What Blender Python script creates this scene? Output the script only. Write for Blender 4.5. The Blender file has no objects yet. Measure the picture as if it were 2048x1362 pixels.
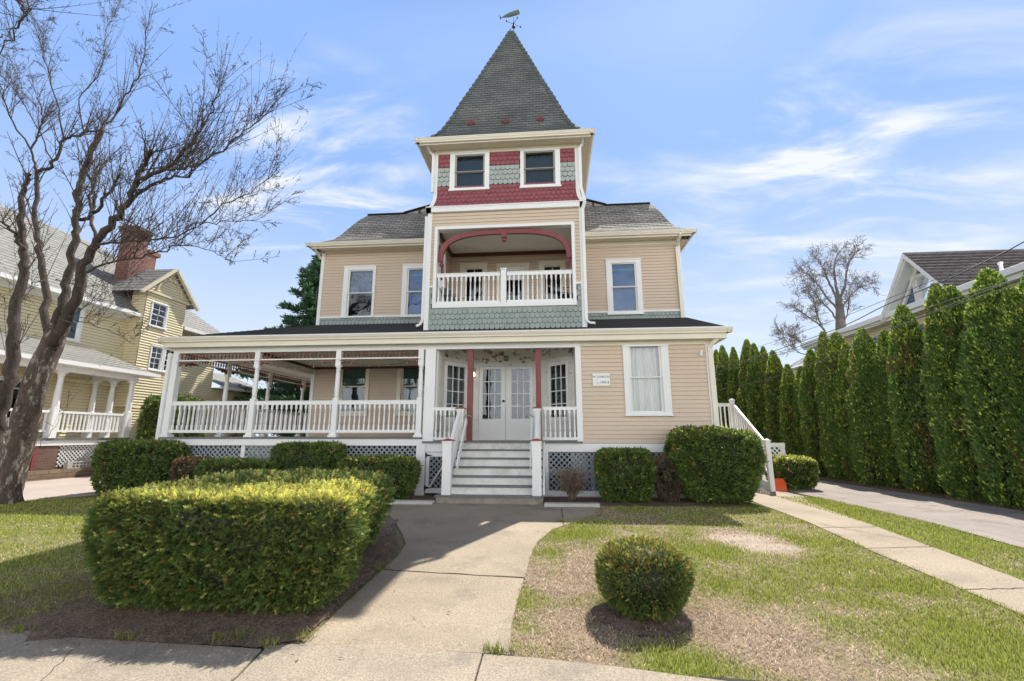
import bpy, math, random
import numpy as np
from math import sin, cos, pi, radians, sqrt, atan2
from mathutils import Vector, Matrix
random.seed(7); RNG = np.random.default_rng(11)
SC = bpy.context.scene; COL = SC.collection

# ---------------------------------------------------------------- camera, sky, sun, exposure
FPX, YAW, PIT, CH = 916.0, radians(4.863), radians(11.686), 1.45
fw = np.array([-sin(YAW)*cos(PIT), cos(YAW)*cos(PIT), sin(PIT)])
rt = np.array([cos(YAW), sin(YAW), 0.0]); up = np.cross(rt, fw)
cd = bpy.data.cameras.new('camera'); cam = bpy.data.objects.new('camera', cd); COL.objects.link(cam)
cd.sensor_width = 36.0; cd.lens = FPX/2048*36.0; cd.clip_start = 0.05; cd.clip_end = 2000
cam.location = (0, 0, CH); cam.rotation_euler = (radians(90)+PIT, 0, YAW)
SC.camera = cam
SC.render.resolution_x = 1024; SC.render.resolution_y = 681
SUN = Vector((0.312, 0.715, 1.0)).normalized()
W = bpy.data.worlds.new("World"); SC.world = W; W.use_nodes = True
wn = W.node_tree; wn.nodes.clear()
def N(t, typ, **kw):
    n = t.nodes.new(typ)
    for k, v in kw.items():
        if k in n.inputs: n.inputs[k].default_value = v
        else: setattr(n, k, v)
    return n
def L(t, a, b): t.links.new(a, b)
def setup_world():
    t = wn
    sky = N(t, 'ShaderNodeTexSky'); sky.sky_type = 'NISHITA'; sky.sun_disc = False
    sky.sun_elevation = math.asin(SUN.z); sky.sun_rotation = atan2(SUN.x, SUN.y)
    sky.air_density = 1.0; sky.dust_density = SKY['dust']; sky.ozone_density = 2.2; sky.altitude = 0
    bg = N(t, 'ShaderNodeBackground'); bg.inputs['Strength'].default_value = SKY['strength']
    out = N(t, 'ShaderNodeOutputWorld')
    tc = N(t, 'ShaderNodeTexCoord')
    sep = N(t, 'ShaderNodeSeparateXYZ'); L(t, tc.outputs['Generated'], sep.inputs[0])
    # flatten sky brightness a little towards an even spring blue
    mixb = N(t, 'ShaderNodeMixRGB'); mixb.blend_type = 'MIX'; mixb.inputs[0].default_value = SKY['even']
    mixb.inputs[2].default_value = (*SKY['blue'], 1); L(t, sky.outputs[0], mixb.inputs[1])
    # deeper blue towards the zenith
    zd = N(t, 'ShaderNodeMapRange'); zd.interpolation_type = 'SMOOTHSTEP'; zd.inputs[1].default_value = .68; zd.inputs[2].default_value = .98; zd.inputs[3].default_value = 1.0; zd.inputs[4].default_value = .38; L(t, sep.outputs[2], zd.inputs[0])
    zv = N(t, 'ShaderNodeVectorMath', operation='SCALE'); L(t, mixb.outputs[0], zv.inputs[0]); L(t, zd.outputs[0], zv.inputs['Scale'])
    # pale band low over the horizon
    hz = N(t, 'ShaderNodeMapRange'); hz.inputs[1].default_value = 0.0; hz.inputs[2].default_value = 0.56
    hz.inputs[3].default_value = 1.0; hz.inputs[4].default_value = 0.0; hz.interpolation_type = 'SMOOTHSTEP'
    L(t, sep.outputs[2], hz.inputs[0])
    hm = N(t, 'ShaderNodeMath', operation='MULTIPLY'); hm.inputs[1].default_value = 0.92; L(t, hz.outputs[0], hm.inputs[0])
    mixh = N(t, 'ShaderNodeMixRGB'); mixh.inputs[2].default_value = (*SKY['pale'], 1)
    L(t, hm.outputs[0], mixh.inputs[0]); L(t, zv.outputs[0], mixh.inputs[1])
    # thin cirrus: noise on a plane far overhead
    zc = N(t, 'ShaderNodeMath', operation='ADD'); zc.inputs[1].default_value = 0.12; L(t, sep.outputs[2], zc.inputs[0])
    dx = N(t, 'ShaderNodeMath', operation='DIVIDE'); L(t, sep.outputs[0], dx.inputs[0]); L(t, zc.outputs[0], dx.inputs[1])
    dy = N(t, 'ShaderNodeMath', operation='DIVIDE'); L(t, sep.outputs[1], dy.inputs[0]); L(t, zc.outputs[0], dy.inputs[1])
    cb = N(t, 'ShaderNodeCombineXYZ'); L(t, dx.outputs[0], cb.inputs[0]); L(t, dy.outputs[0], cb.inputs[1])
    mp = N(t, 'ShaderNodeMapping'); mp.inputs['Rotation'].default_value = (0, 0, radians(-28)); mp.inputs['Scale'].default_value = (1.0, 2.4, 1)
    L(t, cb.outputs[0], mp.inputs[0])
    n1 = N(t, 'ShaderNodeTexNoise', Scale=1.7, Detail=9.0, Roughness=0.58, Distortion=0.5); L(t, mp.outputs[0], n1.inputs['Vector'])
    n2 = N(t, 'ShaderNodeTexNoise', Scale=0.55, Detail=3.0); L(t, cb.outputs[0], n2.inputs['Vector'])
    add = None
    for (px, py, lo, hi, s) in SKY['blobs']:
        d = fw + rt*(px-1024)/FPX - up*(py-681)/FPX; d /= np.linalg.norm(d)
        dt = N(t, 'ShaderNodeVectorMath', operation='DOT_PRODUCT'); dt.inputs[1].default_value = tuple(d); L(t, tc.outputs['Generated'], dt.inputs[0])
        mr = N(t, 'ShaderNodeMapRange'); mr.interpolation_type = 'SMOOTHSTEP'
        mr.inputs[1].default_value = cos(radians(lo)); mr.inputs[2].default_value = cos(radians(hi)); mr.inputs[3].default_value = 0; mr.inputs[4].default_value = s
        L(t, dt.outputs['Value'], mr.inputs[0])
        if add is None: add = mr.outputs[0]
        else:
            a = N(t, 'ShaderNodeMath', operation='ADD'); L(t, add, a.inputs[0]); L(t, mr.outputs[0], a.inputs[1]); add = a.outputs[0]
    c1 = N(t, 'ShaderNodeMapRange'); c1.interpolation_type = 'SMOOTHSTEP'
    c1.inputs[1].default_value = 0.40; c1.inputs[2].default_value = 0.84; L(t, n1.outputs[0], c1.inputs[0])
    bs = N(t, 'ShaderNodeMath', operation='ADD'); bs.inputs[1].default_value = 0.10; L(t, add, bs.inputs[0])
    m2 = N(t, 'ShaderNodeMath', operation='MULTIPLY'); m2.use_clamp = True; L(t, c1.outputs[0], m2.inputs[0]); L(t, bs.outputs[0], m2.inputs[1])
    mixc = N(t, 'ShaderNodeMixRGB'); mixc.inputs[2].default_value = (*SKY['cloud'], 1)
    L(t, m2.outputs[0], mixc.inputs[0]); L(t, mixh.outputs[0], mixc.inputs[1])
    # added fill light: unseen sky behind the camera brightened, most near the horizon
    rr = N(t, 'ShaderNodeMapRange'); rr.interpolation_type = 'SMOOTHSTEP'
    rr.inputs[1].default_value = .10; rr.inputs[2].default_value = -.45; rr.inputs[3].default_value = 0; rr.inputs[4].default_value = 1; L(t, sep.outputs[1], rr.inputs[0])
    n3 = N(t, 'ShaderNodeTexNoise', Scale=1.6, Detail=6.0, Roughness=.55); L(t, tc.outputs['Generated'], n3.inputs['Vector'])
    c3 = N(t, 'ShaderNodeMapRange'); c3.inputs[1].default_value = .38; c3.inputs[2].default_value = .60; c3.inputs[3].default_value = .55; c3.inputs[4].default_value = 1.0; L(t, n3.outputs[0], c3.inputs[0])
    m3 = N(t, 'ShaderNodeMath', operation='MULTIPLY'); L(t, rr.outputs[0], m3.inputs[0]); L(t, c3.outputs[0], m3.inputs[1])
    mixr = N(t, 'ShaderNodeMixRGB'); mixr.inputs[2].default_value = (*SKY['rear'], 1); L(t, m3.outputs[0], mixr.inputs[0]); L(t, mixc.outputs[0], mixr.inputs[1])
    lz = N(t, 'ShaderNodeMapRange'); lz.interpolation_type = 'SMOOTHSTEP'; lz.inputs[1].default_value = .10; lz.inputs[2].default_value = .50; lz.inputs[3].default_value = 1.85; lz.inputs[4].default_value = .20; L(t, sep.outputs[2], lz.inputs[0])
    lv = N(t, 'ShaderNodeVectorMath', operation='SCALE'); lv.inputs[0].default_value = SKY['rear']; L(t, lz.outputs[0], lv.inputs['Scale']); L(t, lv.outputs[0], mixr.inputs[2])
    L(t, mixr.outputs[0], bg.inputs[0]); L(t, bg.outputs[0], out.inputs[0])
SKY = dict(strength=0.10, dust=0.6, even=0.90, blue=(1.50, 2.50, 4.75), pale=(3.95, 4.4, 4.75), cloud=(4.3, 4.5, 4.8), rear=(9.2, 9.25, 9.4),
           blobs=[(1480, 300, 9, 2, .55), (1640, 290, 9, 2, .6), (1800, 370, 16, 2, .75), (1960, 350, 10, 1, .5), (640, 340, 14, 2, 1.6), (580, 400, 10, 2, 1.2), (700, 400, 10, 3, .8),
                  (1500, 460, 20, 4, .6), (1900, 120, 16, 3, .4), (1180, 380, 6, 1, .5), (1150, 230, 4, 1, .35)])
setup_world()
sl = bpy.data.lights.new('sun', 'SUN'); sl.energy = 3.4; sl.angle = radians(0.53); sl.color = (1.0, 0.95, 0.86)
so = bpy.data.objects.new('sun', sl); COL.objects.link(so); so.rotation_euler = SUN.to_track_quat('Z', 'Y').to_euler()
so.location = (8, 20, 30)
SC.view_settings.view_transform = 'Standard'; SC.view_settings.look = 'None'
SC.cycles.diffuse_bounces = 8
SC.view_settings.exposure = 1.10; SC.view_settings.gamma = 1.0

# ---------------------------------------------------------------- helpers
def ray(px, py): return fw + rt*(px-1024)/FPX - up*(py-681)/FPX
def PY(px, py, Y):            # where a measured direction meets the plane y = Y
    d = ray(px, py); t = Y/d[1]; return (t*d[0], Y, CH+t*d[2])
def PX(px, py, X):
    d = ray(px, py); t = X/d[0]; return (X, t*d[1], CH+t*d[2])
def gz(y): return float(np.interp(y, [3.0, 8.3], [-.15, .05]))

def tag(o, label=None, cat=None, group=None, kind=None):
    if label: o['label'] = label
    if cat: o['category'] = cat
    if group: o['group'] = group
    if kind: o['kind'] = kind
    return o
def empty(name, loc, label=None, cat=None, group=None):
    o = bpy.data.objects.new(name, None); COL.objects.link(o); o.location = loc; o.empty_display_size = .3
    return tag(o, label, cat, group)
def link(name, me, parent=None, loc=None):
    """mesh in world coordinates under a root Empty, or (loc given) a shared mesh put at loc"""
    o = bpy.data.objects.new(name, me); COL.objects.link(o)
    p = Vector(loc) if loc is not None else Vector((0, 0, 0))
    if parent is not None:
        o.parent = parent
        if parent.type == 'EMPTY': p = p - parent.location
    o.location = p
    return o
def copy_tree(o, parent=None):
    c = o.copy(); COL.objects.link(c)
    if parent is not None: c.parent = parent
    for ch in list(o.children): copy_tree(ch, c)
    return c

class MB:
    def __init__(s): s.v = []; s.f = []; s.m = []; s.uv = {}; s.cm = 0
    def face(s, idx, uv=None):
        if uv: s.uv[len(s.f)] = uv
        s.f.append(tuple(idx)); s.m.append(s.cm)
    def poly(s, pts, uv=None):
        b = len(s.v); s.v.extend([tuple(p) for p in pts]); s.face(range(b, b+len(pts)), uv)
    def hexa(s, c):           # 8 corners: bottom 4 ccw, top 4 ccw
        b = len(s.v); s.v.extend([tuple(p) for p in c])
        for q in ((0,3,2,1),(4,5,6,7),(0,1,5,4),(1,2,6,5),(2,3,7,6),(3,0,4,7)): s.face([b+i for i in q])
    def box(s, x0, x1, y0, y1, z0, z1):
        if x0 > x1: x0, x1 = x1, x0
        if y0 > y1: y0, y1 = y1, y0
        if z0 > z1: z0, z1 = z1, z0
        s.hexa([(x0,y0,z0),(x1,y0,z0),(x1,y1,z0),(x0,y1,z0),(x0,y0,z1),(x1,y0,z1),(x1,y1,z1),(x0,y1,z1)])
    def tbox(s, T, u0, u1, z0, z1, d0, d1):
        c = [T(u0,z0,d0),T(u1,z0,d0),T(u1,z0,d1),T(u0,z0,d1),T(u0,z1,d0),T(u1,z1,d0),T(u1,z1,d1),T(u0,z1,d1)]
        s.hexa(c)
    def bar(s, p, q, w, h, upv=(0,0,1)):
        p = Vector(p); q = Vector(q); d = (q-p).normalized(); u = Vector(upv)
        a = d.cross(u)
        if a.length < 1e-4: a = d.cross(Vector((1,0,0)))
        a.normalize(); b = a.cross(d).normalized(); a *= w/2; b *= h/2
        s.hexa([p-a-b, p+a-b, q+a-b, q-a-b, p-a+b, p+a+b, q+a+b, q-a+b])
    def prism(s, poly, ext):
        n = len(poly); b = len(s.v); e = Vector(ext)
        s.v.extend([tuple(p) for p in poly]); s.v.extend([tuple(Vector(p)+e) for p in poly])
        s.face([b+i for i in range(n)]); s.face([b+2*n-1-i for i in range(n)])
        for i in range(n): j = (i+1) % n; s.face([b+i, b+n+i, b+n+j, b+j])
    def lathe(s, prof, c=(0,0,0), n=12, square=None):
        b = len(s.v); k = len(prof)
        for (r, z) in prof:
            for i in range(n):
                a = 2*pi*(i+.5)/n; s.v.append((c[0]+r*cos(a), c[1]+r*sin(a), c[2]+z))
        for j in range(k-1):
            for i in range(n):
                i2 = (i+1) % n; s.face([b+j*n+i, b+j*n+i2, b+(j+1)*n+i2, b+(j+1)*n+i])
        s.face([b+(k-1)*n+i for i in range(n)]); s.face([b+n-1-i for i in range(n)])
    def tube(s, pts, rad, n=6, cap=True):
        P = [Vector(p) for p in pts]
        if not hasattr(rad, '__len__'): rad = [rad]*len(P)
        b = len(s.v); prev = None
        for i, p in enumerate(P):
            d = (P[min(i+1, len(P)-1)]-P[max(i-1, 0)])
            d = d.normalized() if d.length > 1e-9 else Vector((0,0,1))
            if prev is None:
                u = d.cross(Vector((0,0,1)) if abs(d.z) < .9 else Vector((1,0,0))).normalized()
            else:
                u = prev - d*prev.dot(d); u = u.normalized() if u.length > 1e-6 else d.orthogonal().normalized()
            prev = u; w = d.cross(u)
            for k in range(n):
                a = 2*pi*k/n; s.v.append(tuple(p+(u*cos(a)+w*sin(a))*rad[i]))
        for i in range(len(P)-1):
            for k in range(n):
                k2 = (k+1) % n; s.face([b+i*n+k, b+i*n+k2, b+(i+1)*n+k2, b+(i+1)*n+k])
        if cap and n > 2: s.face([b+(len(P)-1)*n+k for k in range(n)]); s.face([b+n-1-k for k in range(n)])
    def mesh(s, name, mats, smooth=False):
        me = bpy.data.meshes.new(name); me.from_pydata(s.v, [], s.f)
        if not isinstance(mats, (list, tuple)): mats = [mats]
        for m in mats: me.materials.append(m)
        if len(mats) > 1: me.polygons.foreach_set('material_index', s.m)
        if s.uv:
            uvl = me.uv_layers.new(name='UVMap'); dat = uvl.data
            for fi, uv in s.uv.items():
                st = me.polygons[fi].loop_start
                for k, c in enumerate(uv): dat[st+k].uv = c
        if smooth: me.polygons.foreach_set('use_smooth', [True]*len(me.polygons))
        me.update(); return me
    def build(s, name, mats, parent=None, smooth=False):
        return link(name, s.mesh(name, mats, smooth), parent)

def np_mesh(name, V, Fq, mat, col=None, k=4, smooth=False):
    me = bpy.data.meshes.new(name)
    nf = len(Fq); me.vertices.add(len(V)); me.vertices.foreach_set('co', np.ascontiguousarray(V, dtype=np.float32).ravel())
    me.loops.add(nf*k); me.loops.foreach_set('vertex_index', np.ascontiguousarray(Fq, dtype=np.int32).ravel())
    me.polygons.add(nf); me.polygons.foreach_set('loop_start', np.arange(0, nf*k, k, dtype=np.int32))
    if smooth: me.polygons.foreach_set('use_smooth', np.ones(nf, dtype=bool))
    me.update(calc_edges=True)
    if col is not None:
        ca = me.color_attributes.new('col', 'FLOAT_COLOR', 'POINT')
        c4 = np.ones((len(V), 4), dtype=np.float32); c4[:, :3] = col; ca.data.foreach_set('color', c4.ravel())
    me.materials.append(mat); me.validate(clean_customdata=False)
    return me

# ---------------------------------------------------------------- materials
def new_mat(name):
    m = bpy.data.materials.new(name); m.use_nodes = True; t = m.node_tree; t.nodes.clear()
    out = N(t, 'ShaderNodeOutputMaterial'); b = N(t, 'ShaderNodeBsdfPrincipled'); L(t, b.outputs[0], out.inputs[0])
    return m, t, b
def paint(name, c, rough=.55, var=.08, vs=3.0, fine=.05, fs=60, bump=.0, bs=80, spots=None, metallic=0, stretch=(1,1,1), spec=.4):
    m, t, b = new_mat(name)
    tc = N(t, 'ShaderNodeTexCoord'); mp = N(t, 'ShaderNodeMapping'); mp.inputs['Scale'].default_value = stretch; L(t, tc.outputs['Object'], mp.inputs[0])
    n1 = N(t, 'ShaderNodeTexNoise', Scale=vs, Detail=5.0, Roughness=.6); L(t, mp.outputs[0], n1.inputs['Vector'])
    n2 = N(t, 'ShaderNodeTexNoise', Scale=fs, Detail=3.0); L(t, mp.outputs[0], n2.inputs['Vector'])
    a = N(t, 'ShaderNodeMapRange'); a.inputs[1].default_value = .3; a.inputs[2].default_value = .7; a.inputs[3].default_value = 1-var; a.inputs[4].default_value = 1+var; L(t, n1.outputs[0], a.inputs[0])
    f = N(t, 'ShaderNodeMapRange'); f.inputs[1].default_value = .3; f.inputs[2].default_value = .7; f.inputs[3].default_value = 1-fine; f.inputs[4].default_value = 1+fine; L(t, n2.outputs[0], f.inputs[0])
    mu = N(t, 'ShaderNodeMath', operation='MULTIPLY'); L(t, a.outputs[0], mu.inputs[0]); L(t, f.outputs[0], mu.inputs[1])
    vm = N(t, 'ShaderNodeVectorMath', operation='SCALE'); vm.inputs[0].default_value = c; L(t, mu.outputs[0], vm.inputs['Scale'])
    outc = vm.outputs[0]
    if spots:
        (sc_, th, wd, colr, amt) = spots
        n3 = N(t, 'ShaderNodeTexNoise', Scale=sc_, Detail=7.0, Roughness=.7); L(t, mp.outputs[0], n3.inputs['Vector'])
        r = N(t, 'ShaderNodeMapRange'); r.inputs[1].default_value = th; r.inputs[2].default_value = th+wd; r.inputs[3].default_value = 0; r.inputs[4].default_value = amt; L(t, n3.outputs[0], r.inputs[0])
        mx = N(t, 'ShaderNodeMixRGB'); L(t, r.outputs[0], mx.inputs[0]); L(t, outc, mx.inputs[1]); mx.inputs[2].default_value = (*colr, 1); outc = mx.outputs[0]
    L(t, outc, b.inputs['Base Color']); b.inputs['Roughness'].default_value = rough; b.inputs['Metallic'].default_value = metallic
    b.inputs['Specular IOR Level'].default_value = spec
    if bump:
        n4 = N(t, 'ShaderNodeTexNoise', Scale=bs, Detail=4.0); L(t, mp.outputs[0], n4.inputs['Vector'])
        bp = N(t, 'ShaderNodeBump', Strength=bump, Distance=.02); L(t, n4.outputs[0], bp.inputs['Height']); L(t, bp.outputs[0], b.inputs['Normal'])
    return m
def leafmat(name, rough=.5, trans=.25, gain=1.0):
    m, t, b = new_mat(name)
    at = N(t, 'ShaderNodeAttribute'); at.attribute_name = 'col'
    vm = N(t, 'ShaderNodeVectorMath', operation='SCALE'); vm.inputs['Scale'].default_value = gain; L(t, at.outputs['Color'], vm.inputs[0])
    L(t, vm.outputs[0], b.inputs['Base Color']); b.inputs['Roughness'].default_value = rough; b.inputs['Specular IOR Level'].default_value = .35
    if trans:
        tr = N(t, 'ShaderNodeBsdfTranslucent'); L(t, vm.outputs[0], tr.inputs[0])
        mx = N(t, 'ShaderNodeMixShader'); mx.inputs[0].default_value = trans
        out = [n for n in t.nodes if n.type == 'OUTPUT_MATERIAL'][0]
        L(t, b.outputs[0], mx.inputs[1]); L(t, tr.outputs[0], mx.inputs[2]); L(t, mx.outputs[0], out.inputs[0])
    return m
def brickmat(name, c1, c2, mort, w, h, rough=.8, ms=.012, blot=.25, bls=.9, bump=.4, bias=0, use_uv=True, noisec=None):
    m, t, b = new_mat(name)
    tc = N(t, 'ShaderNodeTexCoord'); src = tc.outputs['UV' if use_uv else 'Object']
    br = N(t, 'ShaderNodeTexBrick'); L(t, src, br.inputs['Vector'])
    br.inputs['Color1'].default_value = (*c1, 1); br.inputs['Color2'].default_value = (*c2, 1); br.inputs['Mortar'].default_value = (*mort, 1)
    br.inputs['Scale'].default_value = 1; br.inputs['Brick Width'].default_value = w; br.inputs['Row Height'].default_value = h
    br.inputs['Mortar Size'].default_value = ms; br.inputs['Mortar Smooth'].default_value = .2; br.inputs['Bias'].default_value = bias
    n1 = N(t, 'ShaderNodeTexNoise', Scale=bls, Detail=6.0, Roughness=.65); L(t, tc.outputs['Object'], n1.inputs['Vector'])
    a = N(t, 'ShaderNodeMapRange'); a.inputs[1].default_value = .3; a.inputs[2].default_value = .7; a.inputs[3].default_value = 1-blot; a.inputs[4].default_value = 1+blot; L(t, n1.outputs[0], a.inputs[0])
    n2 = N(t, 'ShaderNodeTexNoise', Scale=45, Detail=4.0); L(t, tc.outputs['Object'], n2.inputs['Vector'])
    f = N(t, 'ShaderNodeMapRange'); f.inputs[1].default_value = .3; f.inputs[2].default_value = .7; f.inputs[3].default_value = .85; f.inputs[4].default_value = 1.15; L(t, n2.outputs[0], f.inputs[0])
    mu = N(t, 'ShaderNodeMath', operation='MULTIPLY'); L(t, a.outputs[0], mu.inputs[0]); L(t, f.outputs[0], mu.inputs[1])
    vm = N(t, 'ShaderNodeVectorMath', operation='SCALE'); L(t, br.outputs[0], vm.inputs[0]); L(t, mu.outputs[0], vm.inputs['Scale'])
    o = vm.outputs[0]
    if noisec:
        n3 = N(t, 'ShaderNodeTexNoise', Scale=noisec[0], Detail=5.0); L(t, tc.outputs['Object'], n3.inputs['Vector'])
        r = N(t, 'ShaderNodeMapRange'); r.inputs[1].default_value = noisec[1]; r.inputs[2].default_value = noisec[1]+.15; r.inputs[4].default_value = noisec[3]; L(t, n3.outputs[0], r.inputs[0])
        mx = N(t, 'ShaderNodeMixRGB'); L(t, r.outputs[0], mx.inputs[0]); L(t, o, mx.inputs[1]); mx.inputs[2].default_value = (*noisec[2], 1); o = mx.outputs[0]
    L(t, o, b.inputs['Base Color']); b.inputs['Roughness'].default_value = rough
    bp = N(t, 'ShaderNodeBump', Strength=bump, Distance=.01); bp.invert = True; L(t, br.outputs['Fac'], bp.inputs['Height']); L(t, bp.outputs[0], b.inputs['Normal'])
    return m
def glassmat(name, tint=(.75,.8,.82), base=.10):
    m = bpy.data.materials.new(name); m.use_nodes = True; t = m.node_tree; t.nodes.clear()
    out = N(t, 'ShaderNodeOutputMaterial'); mx = N(t, 'ShaderNodeMixShader')
    fr = N(t, 'ShaderNodeFresnel', IOR=1.5); ad = N(t, 'ShaderNodeMath', operation='ADD'); ad.inputs[1].default_value = base; ad.use_clamp = True; L(t, fr.outputs[0], ad.inputs[0])
    tr = N(t, 'ShaderNodeBsdfTransparent'); tr.inputs[0].default_value = (*tint, 1)
    gl = N(t, 'ShaderNodeBsdfGlossy', Roughness=.015); gl.inputs[0].default_value = (.85,.9,.95,1)
    tc = N(t, 'ShaderNodeTexCoord'); n = N(t, 'ShaderNodeTexNoise', Scale=2.2, Detail=1.0); L(t, tc.outputs['Object'], n.inputs['Vector'])
    bp = N(t, 'ShaderNodeBump', Strength=.25, Distance=.03); L(t, n.outputs[0], bp.inputs['Height']); L(t, bp.outputs[0], gl.inputs['Normal'])
    L(t, ad.outputs[0], mx.inputs[0]); L(t, tr.outputs[0], mx.inputs[1]); L(t, gl.outputs[0], mx.inputs[2]); L(t, mx.outputs[0], out.inputs[0])
    return m
M = {}
M['siding'] = paint('peach_vinyl_siding', (.635,.512,.392), .5, .05, .8, .025, 25, stretch=(.3,1,1), spots=(2.0,.62,.2,(.50,.38,.28),.35))
M['yellow'] = paint('yellow_clapboard', (.74,.65,.42), .6, .06, .7, .03, 25, stretch=(1,.3,1))
M['white'] = paint('white_paint', (.82,.82,.80), .45, .04, 1.2, .025, 40, spots=(5,.66,.1,(.62,.58,.50),.35))
M['worn'] = paint('worn_white_paint', (.74,.73,.69), .6, .07, 2, .06, 50, spots=(3.2,.60,.06,(.33,.26,.19),.6), stretch=(1,1,1.6))
M['peel'] = paint('peeling_paint', (.70,.68,.62), .7, .08, 2, .06, 50, spots=(4.2,.535,.03,(.24,.12,.07),.95), stretch=(1,1,1.5))
M['cream'] = paint('cream_aluminium_trim', (.78,.72,.60), .42, .04, 1.0, .02, 30)
M['maroon'] = paint('maroon_paint', (.215,.055,.055), .5, .12, 4, .06, 40)
M['deepred'] = paint('dark_red_paint', (.13,.035,.022), .5, .12, 4, .06, 40)
M['spindle'] = paint('brown_red_spindle_paint', (.17,.065,.05), .5, .12, 4)
M['rust'] = paint('rust_red_cap_paint', (.33,.09,.065), .6, .15, 6, .1, 40)
M['sage'] = paint('sage_scale_shingles', (.31,.36,.325), .6, .12, 5, .06, 40, stretch=(1,1,.6))
M['sage2'] = paint('pale_sage_scale_shingles', (.38,.42,.395), .6, .12, 5, .06, 40)
M['mscale'] = paint('maroon_scale_shingles', (.29,.085,.10), .6, .16, 6, .07, 40)
M['edge'] = paint('shingle_edge_shadow', (.045,.05,.045), .8)  # sage and maroon shingle edges: shadow outline put into the colour
M['medge'] = paint('maroon_edge_shadow', (.06,.018,.022), .8)
M['lip'] = paint('siding_lap_shadow', (.34,.265,.20), .7)  # darker foot of each lap, its shadow line put into the colour
M['ylip'] = paint('yellow_lap_shadow', (.30,.24,.12), .7)
M['dark'] = paint('dark_room_wall', (.03,.04,.05), .8)
M['deck'] = paint('grey_deck_paint', (.155,.165,.165), .55, .15, 3, .08, 40, spots=(4,.58,.1,(.10,.09,.075),.7))
M['ceil'] = paint('beadboard_ceiling', (.90,.87,.80), .6, .05, 2)
M['glass'] = glassmat('window_glass', (.52,.62,.66), .045)
M['clear'] = glassmat('clear_window_glass', (.92,.93,.92), .02)
M['glassb'] = glassmat('blue_window_glass', (.30,.52,.66), .04)
M['curtain'] = paint('white_curtain', (.62,.62,.60), .9, .12, 7, .05, 60, stretch=(5,5,.3))
M['sheer'] = paint('sheer_curtain', (.78,.78,.76), .9, .15, 5, .05, 60, stretch=(6,6,.3))
M['bluecurt'] = paint('blue_shade', (.10,.38,.66), .8, .08, 3)
M['greenshade'] = paint('green_roller_shade', (.20,.27,.17), .8, .08, 3)
M['tansash'] = paint('grey_tan_sash', (.33,.31,.27), .5)
M['dimblue'] = paint('dim_blue_drape', (.10,.15,.20), .8, .12, 4)
M['lace'] = paint('patterned_curtain', (.45,.47,.62), .9, .35, 9, .2, 40)
M['black'] = paint('black_iron', (.02,.02,.022), .45)
M['copper'] = paint('verdigris_copper', (.10,.14,.125), .6, .3, 12, .2, 60)
M['concrete'] = paint('concrete_walk', (.345,.28,.20), .85, .14, .9, .34, 75, bump=.3, bs=110, spots=(1.7,.52,.22,(.19,.155,.12),.75))
M['sidewalk'] = paint('sidewalk_concrete', (.345,.287,.215), .85, .16, 1.2, .34, 75, bump=.35, bs=110, spots=(2.2,.52,.2,(.18,.155,.13),.75))
M['asphaltR'] = paint('worn_pale_driveway', (.30,.255,.225), .9, .16, .9, .25, 70, bump=.5, bs=90, spots=(1.6,.55,.1,(.17,.14,.12),.65))
M['asphaltL'] = paint('sandy_driveway', (.42,.35,.30), .9, .12, .8, .2, 70, bump=.4, bs=90)
M['kerb'] = paint('pale_kerb_concrete', (.52,.50,.46), .8, .1, 3, .1, 80, bump=.2)
M['stone'] = paint('step_stone', (.30,.275,.225), .85, .25, 5, .15, 60, bump=.4, bs=40, spots=(3,.55,.1,(.16,.13,.10),.7))
M['mulch'] = paint('brown_mulch', (.19,.135,.095), .95, .40, 6, .55, 45, bump=1.0, bs=60)
M['bark'] = paint('grey_brown_bark', (.075,.055,.04), .9, .35, 5, .35, 26, bump=1.0, bs=22, spots=(9,.53,.06,(.30,.27,.23),.75), stretch=(1,1,.45))
M['barkup'] = paint('upper_branch_bark', (.055,.041,.031), .9, .35, 6, .3, 30, bump=.8, bs=30, spots=(11,.60,.06,(.17,.145,.12),.5), stretch=(1,1,.5))
M['limb'] = paint('brown_branch_bark', (.062,.046,.036), .9, .25, 5, .2, 30, bump=.6, bs=40)
M['twig'] = paint('twig_bark', (.075,.056,.045), .85, .3, 3)
M['farbark'] = paint('far_bark', (.19,.165,.15), .9, .2, 3)
M['leaf'] = leafmat('evergreen_leaf', .45, .32, 2.15)
M['blade'] = leafmat('grass_blade', .55, .3)
M['core'] = paint('hedge_interior', (.012,.018,.008), .95)
M['orange'] = paint('orange_plastic', (.75,.10,.02), .4, .05)
M['redbrick'] = brickmat('red_brick', (.24,.065,.040), (.15,.04,.03), (.22,.18,.15), .22, .075, ms=.01, bump=.5)
M['brownbrick'] = brickmat('brown_brick', (.16,.085,.055), (.11,.06,.045), (.14,.11,.09), .22, .075, ms=.01, bump=.5)
M['wallbrick'] = brickmat('low_wall_stone', (.26,.18,.11), (.17,.115,.075), (.10,.08,.06), .40, .12, ms=.012, bump=.8)
M['slate'] = brickmat('green_grey_slate', (.150,.158,.145), (.115,.122,.112), (.055,.06,.058), .20, .12, ms=.008, blot=.30, bls=1.3, bump=.5, noisec=(1.0,.62,(.17,.145,.115),.55))
M['mainshingle'] = brickmat('tan_asphalt_shingle', (.40,.37,.32), (.24,.225,.20), (.07,.065,.06), .28, .135, ms=.013, blot=.25, bls=1.0, bump=.5, noisec=(1.6,.64,(.11,.075,.055),.5))
M['darkshingle'] = brickmat('charcoal_shingle', (.085,.09,.10), (.055,.06,.07), (.03,.03,.033), .28, .135, ms=.012, blot=.2, bump=.4)
M['greyshingle'] = brickmat('grey_shingle', (.27,.26,.235), (.22,.215,.195), (.11,.105,.10), .28, .14, ms=.010, blot=.12, bump=.4)
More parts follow.
